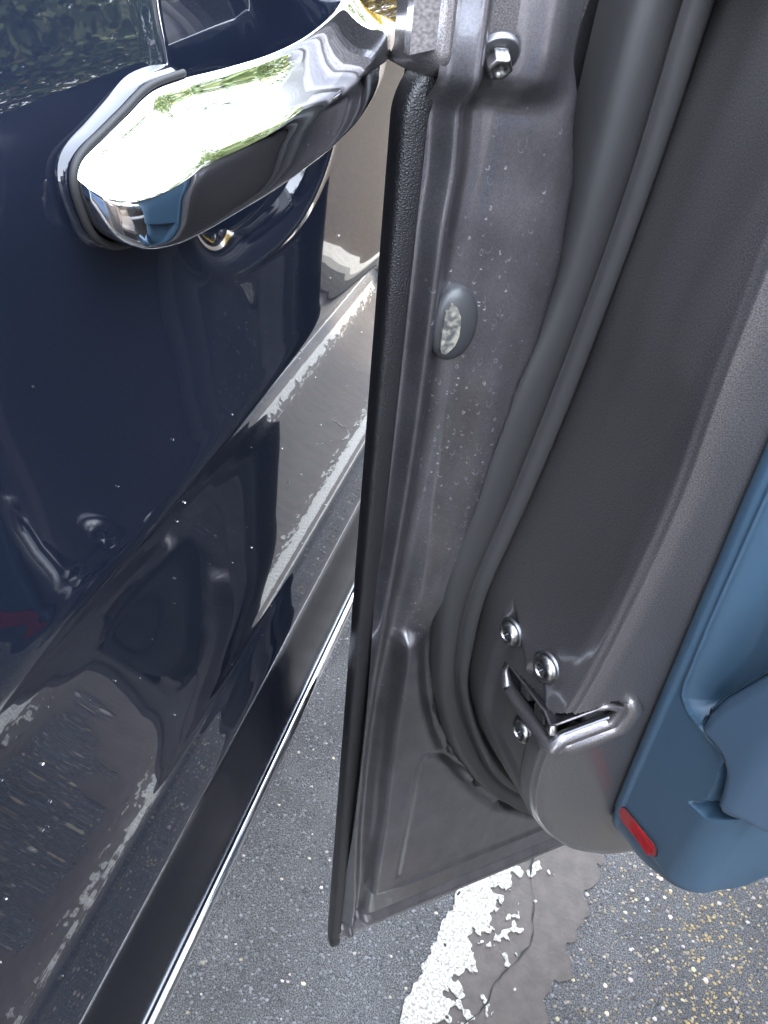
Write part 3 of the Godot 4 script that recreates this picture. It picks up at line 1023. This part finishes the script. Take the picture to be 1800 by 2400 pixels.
	# red reflector let into the rear face
	var rl := PackedVector2Array([Vector2(0.1125, 0.7520), Vector2(0.1120, 0.7575), Vector2(0.1145, 0.7605), Vector2(0.1180, 0.7610), Vector2(0.1355, 0.7630), Vector2(0.1385, 0.7610), Vector2(0.1395, 0.7560), Vector2(0.1380, 0.7525), Vector2(0.1220, 0.7485), Vector2(0.1150, 0.7480)])
	var at_rear := func(s: float, yy: float, d: float) -> Vector3: return D(pick(seam, 0.65, 1.2, yy) + 0.001 + 0.06 * (s - 0.111) - d, s, yy)
	var rf := put("reflector", plate(rl, at_rear, -0.002, 0.0009), M.reflector, trim)
	var ring := []
	for p in rl: ring.append(at_rear.call(p.x, p.y, 0.0004))
	put("reflector_rim", tube(ring, [0.0005], 6, true, DOOR_T), M.hole, rf)
	# prism ribs of the reflector
	var st := []
	for k in 9:
		var f := (k + 0.5) / 9.0
		st.append([at_rear.call(lerpf(0.1135, 0.1375, 0.5), lerpf(0.7500, 0.7605, f), 0.0010), Vector3(0.022, 0.0005, 0.0006), 0.0001, Basis(DOOR_N, Vector3.UP, DOOR_T)])
	put("reflector_ribs", boxes(st), M.reflector, rf)

func wing_mirror(door: Node) -> void:
	var c := D(0.62, -0.13, 1.12)
	var rows := []
	for i in 15:
		var f := i / 14.0
		var r := pow(sin(PI * clampf(0.03 + 0.94 * f, 0, 1)), 0.5)
		var row := PackedVector3Array()
		for k in 28:
			var an := TAU * k / 28.0
			row.append(c - DOOR_N * (f - 0.5) * 0.18 + DOOR_T * (cos(an) * 0.05 * r if cos(an) > 0 else cos(an) * 0.022 * r) + Vector3.UP * sin(an) * 0.062 * r)
		rows.append(row)
	var m := put("wing_mirror", grid_mesh(rows, [], true), M.door_skin, door)
	put("mirror_glass", lathe(c - DOOR_T * 0.0215, -DOOR_T, [[0.052, 0.0], [0.050, 0.002], [0.0001, 0.002]], 30, 1.0), M.chrome, m)
	put("mirror_arm", boxes([[D(0.63, -0.03, 1.09), Vector3(0.06, 0.05, 0.07), 0.010, Basis(DOOR_T, Vector3.UP, DOOR_N)]]), M.door_skin, m)

func side_loft(x: float, sign: float, y0: float, y1: float, z0: float, z1: float, bulge: float) -> ArrayMesh:
	var rows := []
	for i in 21:
		var f := i / 20.0
		var row := PackedVector3Array()
		for k in 31:
			var g := k / 30.0
			row.append(Vector3(x + sign * (bulge * sin(PI * f) + 0.03 * sin(PI * g) - 0.05 * pow(absf(g - 0.5) * 2.0, 4.0)), lerpf(y0, y1, f), lerpf(z0, z1, g)))
		rows.append(row)
	return grid_mesh(rows)

func wheel(car: Node, c: Vector3, side: float) -> void:
	var ax := Vector3(side, 0, 0)
	var tyre := put("wheel", lathe(c, ax, [[0.22, -0.11], [0.31, -0.11], [0.335, -0.09], [0.34, 0.0], [0.335, 0.09], [0.31, 0.11], [0.23, 0.11]], 40), M.tyre, car)
	put("rim", lathe(c, ax, [[0.23, 0.11], [0.225, 0.095], [0.20, 0.06], [0.05, 0.075], [0.0001, 0.08]], 40), M.alloy, tyre)

func car_body(car: Node) -> void:
	# the rest of the grey car: seen in the reflections on the black car
	put("front_fender", side_loft(0.80, -1, 0.42, 1.22, -2.60, -1.10, 0.04), M.door_skin, car)
	var rd := put("rear_door", side_loft(0.80, -1, 0.42, 1.30, 0.165, 1.25, 0.04), M.door_skin, car)
	put("door_handle", boxes([[Vector3(0.745, 1.13, 0.30), Vector3(0.02, 0.03, 0.20), 0.008]]), M.trim_chrome, rd)
	put("rear_quarter", side_loft(0.80, -1, 0.42, 1.30, 1.26, 2.40, 0.03), M.door_skin, car)
	put("sill", boxes([[Vector3(0.85, 0.38, -0.45), Vector3(0.16, 0.14, 1.3), 0.02]]), M.door_skin, car)
	for a in [[Vector3(0.86, 1.10, 0.11), Vector3(0.10, 1.38, 0.09), 0.02], [Vector3(0.91, 1.56, -0.84), Vector3(0.06, 0.05, 0.80), 0.015, Basis(Vector3.RIGHT, 0.62)], [Vector3(0.91, 1.54, 1.60), Vector3(0.06, 0.52, 0.35), 0.02]]:
		put("pillar", boxes([a]), M.door_skin, car)
	put("roof", roof_loft(0.87, 2.50, 1.77, -0.50, 1.85), M.door_skin, car)
	put("bonnet", roof_loft(0.81, 2.56, 1.20, -2.65, -1.15), M.door_skin, car)
	put("floor_pan", boxes([[Vector3(1.68, 0.36, -0.1), Vector3(1.56, 0.08, 4.6), 0.02]]), M.tyre, car)
	put("windscreen", plate(PackedVector2Array([Vector2(0.88, 0), Vector2(2.48, 0), Vector2(2.36, 1), Vector2(1.0, 1)]), func(x, f, d): return Vector3(x, lerpf(1.24, 1.75, f) + d, lerpf(-1.14, -0.46, f)), 0.0, 0.006), M.glass, car)
	put("rear_window", plate(PackedVector2Array([Vector2(0.19, 1.31), Vector2(1.38, 1.31), Vector2(1.20, 1.75), Vector2(0.19, 1.75)]), func(z, y, d): return Vector3(0.81 + d + (y - 1.31) * 0.2, y, z), 0.0, 0.005), M.glass, car)
	put("far_side", side_loft(2.56, 1, 0.42, 1.28, -2.6, 2.40, 0.04), M.door_skin, car)
	put("dashboard", boxes([[Vector3(1.68, 1.08, -0.92), Vector3(1.5, 0.26, 0.40), 0.06]]), M.trim, car)
	put("steering_wheel", lathe(Vector3(1.22, 1.12, -0.60), Vector3(0, 0.35, 0.94).normalized(), [[0.175, -0.012], [0.19, 0.0], [0.175, 0.012], [0.16, 0.0], [0.175, -0.012]], 40), M.tyre, car)
	for z in [0.0, 0.98]:
		for x in [1.22, 2.12]:
			var seat := put("seat", boxes([[Vector3(x, 0.72, z - 0.16), Vector3(0.52, 0.18, 0.52), 0.05]]), M.seat, car)
			put("backrest", boxes([[Vector3(x, 1.08, z + 0.16), Vector3(0.50, 0.62, 0.15), 0.05, Basis(Vector3.RIGHT, 0.22)]]), M.seat, seat)
			put("headrest", boxes([[Vector3(x, 1.47, z + 0.26), Vector3(0.26, 0.18, 0.10), 0.04]]), M.seat, seat)
	put("tail", boxes([[Vector3(1.68, 0.85, 2.42), Vector3(1.6, 0.86, 0.12), 0.05]]), M.door_skin, car)
	for z in [-1.65, 1.50]:
		wheel(car, Vector3(0.93, 0.34, z), -1)
		wheel(car, Vector3(2.43, 0.34, z), 1)

func roof_loft(x0: float, x1: float, y: float, z0: float, z1: float) -> ArrayMesh:
	var rows := []
	for i in 25:
		var f := i / 24.0
		var row := PackedVector3Array()
		for k in 25:
			var g := k / 24.0
			row.append(Vector3(lerpf(x0, x1, f), y + 0.075 * (1.0 - pow(absf(f - 0.5) * 2.0, 3.0)) - 0.05 * pow(absf(g - 0.5) * 2.0, 3.0), lerpf(z0, z1, g)))
		rows.append(row)
	return grid_mesh(rows)

# ---------------------------------------------------------------- the black car beside it
var section: PackedFloat32Array
const K := 0.72  # metres per drawing unit of the black car's side

func B(x: float, y: float, z: float) -> Vector3:
	return Vector3(x * K, 0.5436 + y * K, z * K)

func side_x(y: float) -> float:
	return pick(section, -0.10, 1.30, y)

func bow(z: float) -> float:
	return 0.008 * pow((z + 0.3) / 1.6, 2.0)

func cup_depth(z: float, y: float) -> float:
	# finger cup behind the handle
	var q := Vector2((z + 0.345) / 0.086, (y - 1.043) / 0.070)
	var r := pow(pow(absf(q.x), 2.6) + pow(absf(q.y), 2.4), 1.0 / 2.5)
	return 0.030 * smoothstep(1.02, 0.55, r) - 0.0012 * bell((r - 1.06) / 0.05)

func black_car() -> void:
	var car := thing("black_car", "glossy black car parked close on the left, chrome door handle and chrome sill strip", "car", Vector3(-1.1, 0, 0.0))
	section = lut([[1300, -247], [1200, -207.5], [1150, -187.8], [1100, -168.1], [1080, -160.3], [1066, -155.2], [1052, -152.3], [1035, -151.8], [1010, -153.6], [970, -156.6], [930, -158.4], [905, -159.1], [892, -159.3], [885, -160.0], [876, -162.0], [862, -164.8], [840, -168.0], [800, -171.4], [750, -174.4], [700, -176.6], [670, -178.6], [655, -179.8], [648, -180], [643, -179.4], [635, -178.4], [610, -176.6], [585, -175.2], [578, -176.5], [570, -177.8], [520, -175.6], [470, -173.4], [446, -172.4], [436, -175], [400, -222], [287, -264], [79, -278], [-60, -347], [-100, -360]], -0.10, 1.30, 1400)
	var rows := []
	var ys := []
	var y := 1.29
	while y > 0.572:
		ys.append(y)
		y -= 0.0022 if y > 0.94 or y < 0.90 else 0.0012
	var zs := []
	var z := 2.9
	while z > -3.6:
		zs.append(z)
		z -= 0.0030 if z < 0.05 and z > -0.62 else (0.012 if z < 0.2 and z > -1.2 else 0.08)
	for yy in ys:
		var row := PackedVector3Array()
		var x := side_x(yy)
		for zz in zs:
			var xx: float = x - bow(zz)
			if zz < -0.22 and zz > -0.48 and yy > 0.94 and yy < 1.15: xx -= cup_depth(zz, yy)
			row.append(B(xx, yy, zz))
		rows.append(row)
	var side := put("door_panel", grid_mesh(rows), M.black_paint, car)
	# lower cladding and the bright strip along its foot
	rows = []
	for i in 90:
		var yy := 0.574 - 0.67 * i / 89.0
		var row := PackedVector3Array()
		for k in 60:
			var zz := 2.9 - 6.5 * k / 59.0
			row.append(B(side_x(yy) - 0.001 - bow(zz), yy, zz))
		rows.append(row)
	put("lower_cladding", grid_mesh(rows), M.cladding, car)
	rows = []
	for k in 90:
		var zz := 2.2 - 4.6 * k / 89.0
		var row := PackedVector3Array()
		for q in 18:
			var an := TAU * q / 18.0
			row.append(B(-0.1715 - bow(zz) + 0.0048 * cos(an), 0.4394 + 0.0080 * signf(sin(an)) * pow(absf(sin(an)), 0.7), zz))
		rows.append(row)
	put("sill_strip", grid_mesh(rows, [], true), M.trim_chrome, car)
	handle(car)
	# dust specks and hairline scratches on the paint
	var st := SurfaceTool.new()
	st.begin(Mesh.PRIMITIVE_TRIANGLES)
	for k in 80:
		var yy := rng.randf_range(0.63, 1.1)
		var zz := rng.randf_range(-0.62, -0.05)
		if rng.randf() < 0.5: yy = clampf(rng.randfn(0.80, 0.05), 0.63, 1.1)
		var p := B(side_x(yy) - bow(zz) + 0.0006, yy, zz)
		if yy > 0.95 and zz < -0.2 and zz > -0.47: continue
		var r := rng.randf_range(0.00012, 0.00034)
		var an := rng.randf() * TAU
		var a := Vector3(0, cos(an), sin(an)) * r * rng.randf_range(1.0, 3.0)
		var b := Vector3(0.0003, -sin(an) * r, cos(an) * r)
		for v in [p - a, p + b, p + a, p - a, p + a, p - b]: st.add_vertex(v)
	st.generate_normals()
	tag(put("dust_specks", st.commit(), mat(lin(0.42, 0.42, 0.40), 0.9), side), "", "", "", "stuff")
	# upper parts, wheels
	put("side_window", plate(PackedVector2Array([Vector2(-0.95, 1.47), Vector2(1.55, 1.47), Vector2(1.25, 1.86), Vector2(-0.35, 1.86)]), func(zz, yy, d): return Vector3(-0.178 - d - (yy - 1.47) * 0.30, yy, zz), 0.0, 0.006), M.dark_glass, car)
	put("roof", roof_loft(-1.74, -0.28, 1.87, -0.50, 1.70), M.black_paint, car)
	put("bonnet", roof_loft(-1.95, -0.16, 1.40, -2.55, -1.05), M.black_paint, car)
	put("windscreen", plate(PackedVector2Array([Vector2(-1.86, 0), Vector2(-0.20, 0), Vector2(-0.34, 1), Vector2(-1.72, 1)]), func(x, f, d): return Vector3(x, lerpf(1.4, 1.87, f) + d, lerpf(-1.1, -0.45, f)), 0.0, 0.006), M.dark_glass, car)
	put("far_side", side_loft(-1.98, -1, 0.46, 1.86, -2.6, 2.0, 0.04), M.black_paint, car)
	put("underbody", boxes([[Vector3(-1.1, 0.52, -0.3), Vector3(1.62, 0.16, 4.2), 0.03]]), M.tyre, car)
	put("tail", boxes([[Vector3(-1.1, 1.05, 2.05), Vector3(1.6, 1.1, 0.10), 0.04]]), M.black_paint, car)
	for zz in [-1.75, 1.35]:
		wheel(car, Vector3(-0.36, 0.34, zz), 1)
		wheel(car, Vector3(-1.86, 0.34, zz), -1)

func handle(car: Node) -> void:
	# chrome pull handle: outline (place along the car, top, bottom, outermost x, root x)
	var ctl := [[-191, 1047, 1040, -144, -150], [-194, 1049.6, 1030.5, -139.5, -150], [-199, 1051.5, 1025, -136.5, -150], [-207, 1053.6, 1021, -134, -150], [-220, 1057.2, 1018.8, -131, -150], [-236, 1061.4, 1018.4, -128.8, -150], [-256, 1061.8, 1018.6, -127, -150], [-282, 1061.5, 1019, -125, -147], [-315, 1062, 1020, -124, -143], [-350, 1064, 1021, -124, -142], [-390, 1067.5, 1023, -126, -145], [-425, 1070, 1026, -130, -152], [-460, 1070, 1029, -136, -160], [-490, 1068, 1032, -143, -168], [-525, 1062, 1036, -149, -172], [-550, 1052, 1042, -158, -175]]
	var sec := [[0.0, -0.80], [0.40, -0.95], [0.75, -1.0], [0.93, -0.94], [0.985, -0.74], [1.0, -0.50], [1.0, -0.28], [0.985, -0.08], [0.93, 0.08], [0.80, 0.24], [0.63, 0.40], [0.46, 0.57], [0.31, 0.75], [0.20, 0.92], [0.10, 0.98], [0.0, 0.85], [-0.03, 0.0], [0.0, -0.80]]
	var rows := []
	for i in 121:
		var c := along(ctl, i / 120.0)
		var top: float = c[1] * 0.001
		var bot: float = c[2] * 0.001
		var mid := (top + bot) * 0.5
		var h := (top - bot) * 0.5
		var xo: float = c[3] * 0.001
		var xi: float = c[4] * 0.001
		var row := PackedVector3Array()
		for k in 48:
			# section: narrow back, outward face, crown above the middle, upper face leaning back to the sky
			var q := along(sec, k / 48.0)
			var xx := lerpf(xi, xo, q[0])
			var yy := mid + h * (q[1] as float)
			row.append(B(xx, yy, c[0] * 0.001))
		rows.append(row)
	var cap := PackedVector3Array()
	for k in 48: cap.append(B(-0.149, 1.0435, -0.1908))
	rows.push_front(cap)
	var h := put("door_handle", grid_mesh(rows, [], true), M.chrome, car)
	# painted boss that the rear end of the handle sits on, with a thin dark gasket between
	var edge := [[-258, 1061.8], [-236, 1061.4], [-220, 1057.2], [-207, 1053.6], [-199, 1051.5], [-193.5, 1049], [-191, 1045.5], [-191, 1040], [-194, 1030.5], [-199, 1025], [-207, 1021], [-220, 1018.8], [-236, 1018.4], [-258, 1018.6]]
	var boss := []
	var gasket := []
	for lev in [[0.0036, -0.1560], [0.0027, -0.1525], [0.0021, -0.1506], [0.0013, -0.1498], [0.0007, -0.1496], [0.0, -0.1495]]:
		var row := PackedVector3Array()
		for i in 79:
			var c := along(edge, i / 78.0)
			var q := Vector2(c[0], c[1]) * 0.001
			var c2 := along(edge, minf(i / 78.0 + 0.004, 1.0))
			var c1 := along(edge, maxf(i / 78.0 - 0.004, 0.0))
			var out := Vector2(c2[1] - c1[1], c1[0] - c2[0]).normalized()
			if out.dot(q - Vector2(-0.245, 1.0405)) < 0: out = -out
			q += out * (lev[0] as float)
			row.append(B(lev[1], q.y, q.x))
			if lev[0] == 0.0: gasket.append(B(-0.1480, q.y + out.y * 0.0008, q.x + out.x * 0.0008))
		boss.append(row)
	put("handle_base", grid_mesh(boss, [], true), M.black_paint, h)
	put("handle_gasket", tube(gasket, [0.0009], 8, false, Vector3.RIGHT), M.hole, h)
	# reflection of the handle in its cup, added as a solid chrome crescent
	rows = []
	for i in 41:
		var f := i / 40.0
		var z := lerpf(-0.272, -0.452, f)
		var drop := 0.030 * pow(sin(PI * f), 0.6)
		var row := PackedVector3Array()
		for k in 20:
			var an := TAU * k / 20.0
			row.append(B(-0.153 + 0.008 * cos(an), 1.036 - drop * 0.55 + drop * 0.55 * sin(an), z))
		rows.append(row)
	put("grip_reflection", grid_mesh(rows, [], true), M.chrome, h)

# ---------------------------------------------------------------- the person taking the picture
func blob(bones: Array, cell: float, blend: float) -> ArrayMesh:
	# surface nets of tapered capsules joined smoothly; bones: [from, to, radius from, radius to]
	var lo := Vector3.ONE * 1e9
	var hi := -lo
	for b in bones:
		for e in [0, 1]:
			var r := Vector3.ONE * ((b[2 + e] as float) + cell * 3)
			lo = lo.min(b[e] - r)
			hi = hi.max(b[e] + r)
	var n := Vector3i(((hi - lo) / cell).ceil()) + Vector3i.ONE
	var f := PackedFloat32Array()
	f.resize(n.x * n.y * n.z)
	f.fill(1.0)
	for b in bones:
		var r := maxf(b[2], b[3]) + cell * 2 + blend
		var a0 := Vector3i(((b[0].min(b[1]) - Vector3.ONE * r - lo) / cell).floor()).max(Vector3i.ZERO)
		var a1 := Vector3i(((b[0].max(b[1]) + Vector3.ONE * r - lo) / cell).ceil()).min(n - Vector3i.ONE)
		var ab: Vector3 = b[1] - b[0]
		var l2 := maxf(ab.length_squared(), 1e-9)
		for k in range(a0.z, a1.z + 1):
			for j in range(a0.y, a1.y + 1):
				for i in range(a0.x, a1.x + 1):
					var p: Vector3 = lo + Vector3(i, j, k) * cell - b[0]
					var h := clampf(p.dot(ab) / l2, 0, 1)
					var d := (p - ab * h).length() - lerpf(b[2], b[3], h)
					var at := (k * n.y + j) * n.x + i
					var o := f[at]
					var q := maxf(blend - absf(o - d), 0.0) / blend
					f[at] = minf(o, d) - q * q * blend * 0.25
	var id := PackedInt32Array()
	id.resize(f.size())
	id.fill(-1)
	var verts := PackedVector3Array()
	var idx := PackedInt32Array()
	var sx := 1
	var sy := n.x
	var sz := n.x * n.y
	for k in n.z - 1:
		for j in n.y - 1:
			for i in n.x - 1:
				var at := (k * n.y + j) * n.x + i
				var inside := 0
				for c in 8:
					if f[at + (c & 1) * sx + ((c >> 1) & 1) * sy + (c >> 2) * sz] < 0: inside += 1
				if inside == 0 or inside == 8: continue
				var sum := Vector3.ZERO
				var cnt := 0
				for c in 8:
					for ax in 3:
						if (c >> ax) & 1: continue
						var c2 := c | (1 << ax)
						var fa := f[at + (c & 1) * sx + ((c >> 1) & 1) * sy + (c >> 2) * sz]
						var fb := f[at + (c2 & 1) * sx + ((c2 >> 1) & 1) * sy + (c2 >> 2) * sz]
						if (fa < 0) == (fb < 0): continue
						sum += Vector3(c & 1, (c >> 1) & 1, c >> 2).lerp(Vector3(c2 & 1, (c2 >> 1) & 1, c2 >> 2), fa / (fa - fb))
						cnt += 1
				id[at] = verts.size()
				verts.append(lo + (Vector3(i, j, k) + sum / cnt) * cell)
	for k in range(1, n.z - 1):
		for j in range(1, n.y - 1):
			for i in range(1, n.x - 1):
				var at := (k * n.y + j) * n.x + i
				for e in [[sx, sy, sz], [sy, sz, sx], [sz, sx, sy]]:
					if (f[at] < 0) == (f[at + e[0]] < 0): continue
					var q := [id[at], id[at - e[1]], id[at - e[1] - e[2]], id[at - e[2]]]
					if q.has(-1): continue
					if f[at] >= 0: q.reverse()
					idx.append_array(PackedInt32Array([q[0], q[2], q[1], q[0], q[3], q[2]]))
	var st := SurfaceTool.new()
	st.begin(Mesh.PRIMITIVE_TRIANGLES)
	for v in verts: st.add_vertex(v)
	for i in idx: st.add_index(i)
	st.generate_normals()
	return st.commit()

func person() -> void:
	var p := thing("person", "person holding up a phone, mirrored at the left end of the chrome handle", "person", Vector3(0.27, 0, 0.66))
	var skin := mat(lin(0.45, 0.27, 0.19), 0.55)
	var z := 0.62
	var V := func(x: float, y: float, zz: float) -> Vector3: return Vector3(0.26 + x, y, z + zz)
	var lh := Vector3(-0.045, 1.305, 0.085)
	var rh := Vector3(0.085, 1.285, 0.075)
	var le: Vector3 = V.call(-0.20, 1.19, -0.20)
	var re: Vector3 = V.call(0.16, 1.19, -0.22)
	var bones := []
	var shirt := []
	var legs := []
	var torso := [[V.call(-0.07, 0.98, 0), V.call(0.07, 0.98, 0), 0.125, 0.125], [V.call(0, 1.0, 0), V.call(0, 1.22, 0), 0.135, 0.14], [V.call(-0.08, 1.30, 0), V.call(0.08, 1.30, 0), 0.13, 0.13], [V.call(-0.15, 1.42, 0), V.call(0.15, 1.42, 0), 0.065, 0.065], [V.call(0, 1.36, 0), V.call(0, 1.46, -0.01), 0.10, 0.06]]
	bones.append_array(torso)
	for b in torso: shirt.append([b[0], b[1], b[2] + 0.012, b[3] + 0.012])
	bones.append([V.call(0, 1.44, -0.01), V.call(0, 1.55, -0.04), 0.056, 0.054])
	for a in [[V.call(-0.18, 1.42, 0), le, lh], [V.call(0.18, 1.42, 0), re, rh]]:
		var wrist: Vector3 = a[1].lerp(a[2], 0.80)
		bones.append([a[0], a[1], 0.052, 0.040])
		bones.append([a[1], wrist, 0.040, 0.026])
		bones.append([wrist, a[2], 0.028, 0.030])
		shirt.append([a[0], a[0].lerp(a[1], 0.85), 0.066, 0.058])
	for s in [-1, 1]:
		var hip: Vector3 = V.call(0.09 * s, 0.92, 0.0)
		var knee: Vector3 = V.call(0.11 * s, 0.50, -0.02)
		var ankle: Vector3 = V.call(0.12 * s, 0.09, 0.02)
		bones.append([hip, knee, 0.085, 0.055])
		bones.append([knee, ankle, 0.054, 0.036])
		legs.append([hip, knee, 0.100, 0.074])
		legs.append([knee, ankle + Vector3(0, 0.0, 0), 0.072, 0.058])
	legs.append([V.call(-0.07, 0.98, 0), V.call(0.07, 0.98, 0), 0.140, 0.140])
	var body := put("body", blob(bones, 0.018, 0.04), skin, p)
	put("shirt", blob(shirt, 0.018, 0.04), mat(lin(0.16, 0.24, 0.38), 0.85), p)
	put("trousers", blob(legs, 0.018, 0.04), mat(lin(0.36, 0.29, 0.21), 0.85), p)
	for s in [-1, 1]:
		put("shoe", blob([[V.call(0.12 * s, 0.045, 0.05), V.call(0.13 * s, 0.040, -0.16), 0.045, 0.038], [V.call(0.12 * s, 0.09, 0.03), V.call(0.12 * s, 0.05, -0.02), 0.045, 0.042]], 0.012, 0.02), mat(lin(0.03, 0.03, 0.035), 0.6), p)
	# head looking down at the phone
	var hc: Vector3 = V.call(0, 1.66, -0.075)
	var fwd := Vector3(-0.1, -0.45, -0.88).normalized()
	var up := Vector3(-0.05, 0.88, -0.45).normalized()
	var rt := fwd.cross(up).normalized()
	var H := func(x: float, y: float, f: float) -> Vector3: return hc + rt * x + up * y + fwd * f
	put("head", blob([[H.call(0, 0.03, -0.02), H.call(0, 0.02, 0.012), 0.082, 0.075], [H.call(0, -0.04, 0.03), H.call(0, -0.075, 0.052), 0.056, 0.036], [H.call(0, 0.015, 0.085), H.call(0, -0.022, 0.103), 0.010, 0.014], [H.call(-0.03, -0.055, 0.068), H.call(0.03, -0.055, 0.068), 0.012, 0.012], [H.call(-0.080, 0.01, -0.005), H.call(-0.083, -0.025, 0.0), 0.014, 0.010], [H.call(0.080, 0.01, -0.005), H.call(0.083, -0.025, 0.0), 0.014, 0.010], [H.call(0, -0.05, -0.01), V.call(0, 1.53, -0.04), 0.052, 0.054]], 0.007, 0.02), skin, body)
	for s in [-1, 1]:
		put("eye", blob([[H.call(0.031 * s, 0.012, 0.072), H.call(0.032 * s, 0.012, 0.073), 0.011, 0.011]], 0.004, 0.004), mat(lin(0.05, 0.04, 0.035), 0.2), body)
	put("hair", blob([[H.call(0, 0.055, -0.045), H.call(0, 0.065, 0.012), 0.082, 0.072], [H.call(0, 0.0, -0.055), H.call(0, 0.04, -0.045), 0.066, 0.078]], 0.009, 0.02), mat(lin(0.035, 0.022, 0.014), 0.6), body)
	# hands: palm, four fingers behind the phone, thumb in front
	var cb := Basis(Vector3(0.95179, 0.07771, -0.29674), Vector3(-0.25091, 0.75371, -0.60742), Vector3(0.17645, 0.65260, 0.73687))
	var phone_at := CAM + cb * Vector3(0.022, -0.055, 0.016)
	for s in [-1.0, 1.0]:
		var palm: Vector3 = lh if s < 0 else rh
		var edge := phone_at + cb * Vector3(s * 0.042, -0.012, 0.004)
		var hand := [[palm, edge + cb * Vector3(s * 0.012, -0.02, 0.008), 0.026, 0.017]]
		for k in 4:
			var base := edge + cb * Vector3(s * 0.010, 0.020 - k * 0.017, -0.004)
			var knuckle := edge + cb * Vector3(s * 0.003, 0.026 - k * 0.018, -0.017)
			var tip := edge + cb * Vector3(-s * (0.014 - 0.003 * absf(k - 1.0)), 0.028 - k * 0.018, -0.0135)
			hand.append([palm.lerp(edge, 0.7), base, 0.014, 0.0095])
			hand.append([base, knuckle, 0.0095, 0.0085])
			hand.append([knuckle, tip, 0.0085, 0.0075])
		var tb := edge + cb * Vector3(s * 0.016, -0.030, 0.022)
		hand.append([palm, tb, 0.018, 0.012])
		hand.append([tb, edge + cb * Vector3(-s * 0.006, 0.004, 0.019), 0.011, 0.0085])
		put("hand", blob(hand, 0.0045, 0.006), skin, body)
	var ph := thing("smartphone", "smartphone held up in the person's hands, mirrored in the chrome handle", "phone", phone_at)
	put("phone_case", boxes([[phone_at, Vector3(0.078, 0.155, 0.009), 0.003, cb]]), mat(lin(0.02, 0.03, 0.07), 0.4), ph)
	put("phone_screen", boxes([[phone_at + cb * Vector3(0, 0, 0.0052), Vector3(0.070, 0.146, 0.001), 0.0003, cb]]), M.dark_glass, ph)

# ---------------------------------------------------------------- trees round the car park
func trees() -> void:
	var leaf := SurfaceTool.new()
	leaf.begin(Mesh.PRIMITIVE_TRIANGLES)
	for v in [Vector3(-0.5, 0, 0), Vector3(0, 0.05, 0.32), Vector3(0.5, 0, 0), Vector3(-0.5, 0, 0), Vector3(0.5, 0, 0), Vector3(0, -0.04, -0.32)]: leaf.add_vertex(v)
	leaf.generate_normals()
	var leaf_mesh := leaf.commit()
	var lm := mat(Color.WHITE, 0.55)
	lm.vertex_color_use_as_albedo = true
	lm.backlight_enabled = true
	lm.backlight = Color(0.35, 0.38, 0.15)
	var spots := [
		[Vector3(4.3, 0, -6.0), 6.6, 2.7, 0, "dense green tree nearest the grey car's bonnet, mirrored in the black door"],
		[Vector3(2.0, 0, -9.0), 3.8, 1.5, 1, "yellowing tree beyond the bonnet, glowing in the chrome handle"],
		[Vector3(8.5, 0, -1.0), 7.0, 2.9, 0, "green tree beside the grey car's roof, mirrored at the upper left"],
		[Vector3(7.0, 0, -10.0), 8.5, 3.2, 2, "tall olive green tree behind the yellowing one"],
		[Vector3(-1.5, 0, -22.0), 5.0, 2.4, 0, "green tree straight ahead between the two cars"],
		[Vector3(11.0, 0, -6.0), 9.0, 3.4, 0, "broad dark green tree far behind the grey car"],
		[Vector3(9.0, 0, 5.0), 7.0, 2.8, 2, "olive tree behind the grey car's rear seat"]]
	for a in spots:
		var t := thing("tree", a[4], "tree", a[0], "trees round the car park")
		var h: float = a[1]
		var r: float = a[2]
		var base: Vector3 = a[0]
		var trunk := []
		for k in 8: trunk.append(base + Vector3(0.10 * sin(k * 1.3), h * 0.75 * k / 7.0, 0.08 * cos(k * 1.7)))
		var tr := put("trunk", tube(trunk, [0.20, 0.17, 0.15, 0.13, 0.11, 0.09, 0.07, 0.04], 10), M.bark, t)
		for k in 5:
			var an := TAU * k / 5.0 + h
			var from: Vector3 = trunk[3 + k % 3]
			put("limb", tube([from, from + Vector3(cos(an) * r * 0.4, h * 0.10, sin(an) * r * 0.4), from + Vector3(cos(an) * r * 0.75, h * 0.22, sin(an) * r * 0.75)], [0.07, 0.05, 0.02], 8), M.bark, tr)
		var clumps := []
		for k in 80:
			var d := Vector3(rng.randfn(), rng.randfn(), rng.randfn()).normalized() * pow(rng.randf(), 0.45)
			clumps.append([base + Vector3(d.x * r, h * 0.56 + d.y * h * 0.40, d.z * r), rng.randf_range(0.35, 0.75), rng.randf_range(0.7, 1.25)])
		var mm := MultiMesh.new()
		mm.transform_format = MultiMesh.TRANSFORM_3D
		mm.use_colors = true
		mm.mesh = leaf_mesh
		var count := 24000
		mm.instance_count = count
		for k in count:
			var c: Array = clumps[rng.randi() % clumps.size()]
			var d := Vector3(rng.randfn(), rng.randfn(), rng.randfn()) * 0.5 * (c[1] as float)
			var s := rng.randf_range(0.07, 0.13)
			mm.set_instance_transform(k, Transform3D(Basis.from_euler(Vector3(rng.randf() * TAU, rng.randf() * TAU, rng.randf() * TAU)).scaled(Vector3.ONE * s), c[0] + d))
			var v: float = rng.randf_range(0.75, 1.25) * (c[2] as float)
			var col := [Color(0.085, 0.125, 0.035), Color(0.42, 0.29, 0.035), Color(0.16, 0.17, 0.05)][a[3]] as Color
			if a[3] == 0 and rng.randf() < 0.06: col = Color(0.22, 0.17, 0.04)
			mm.set_instance_color(k, Color(col.r * v, col.g * v, col.b * v))
		var o := MultiMeshInstance3D.new()
		o.name = "crown"
		o.multimesh = mm
		o.material_override = lm
		t.add_child(o)
		o.position = -t.position
		tag(o, "", "", "", "stuff")
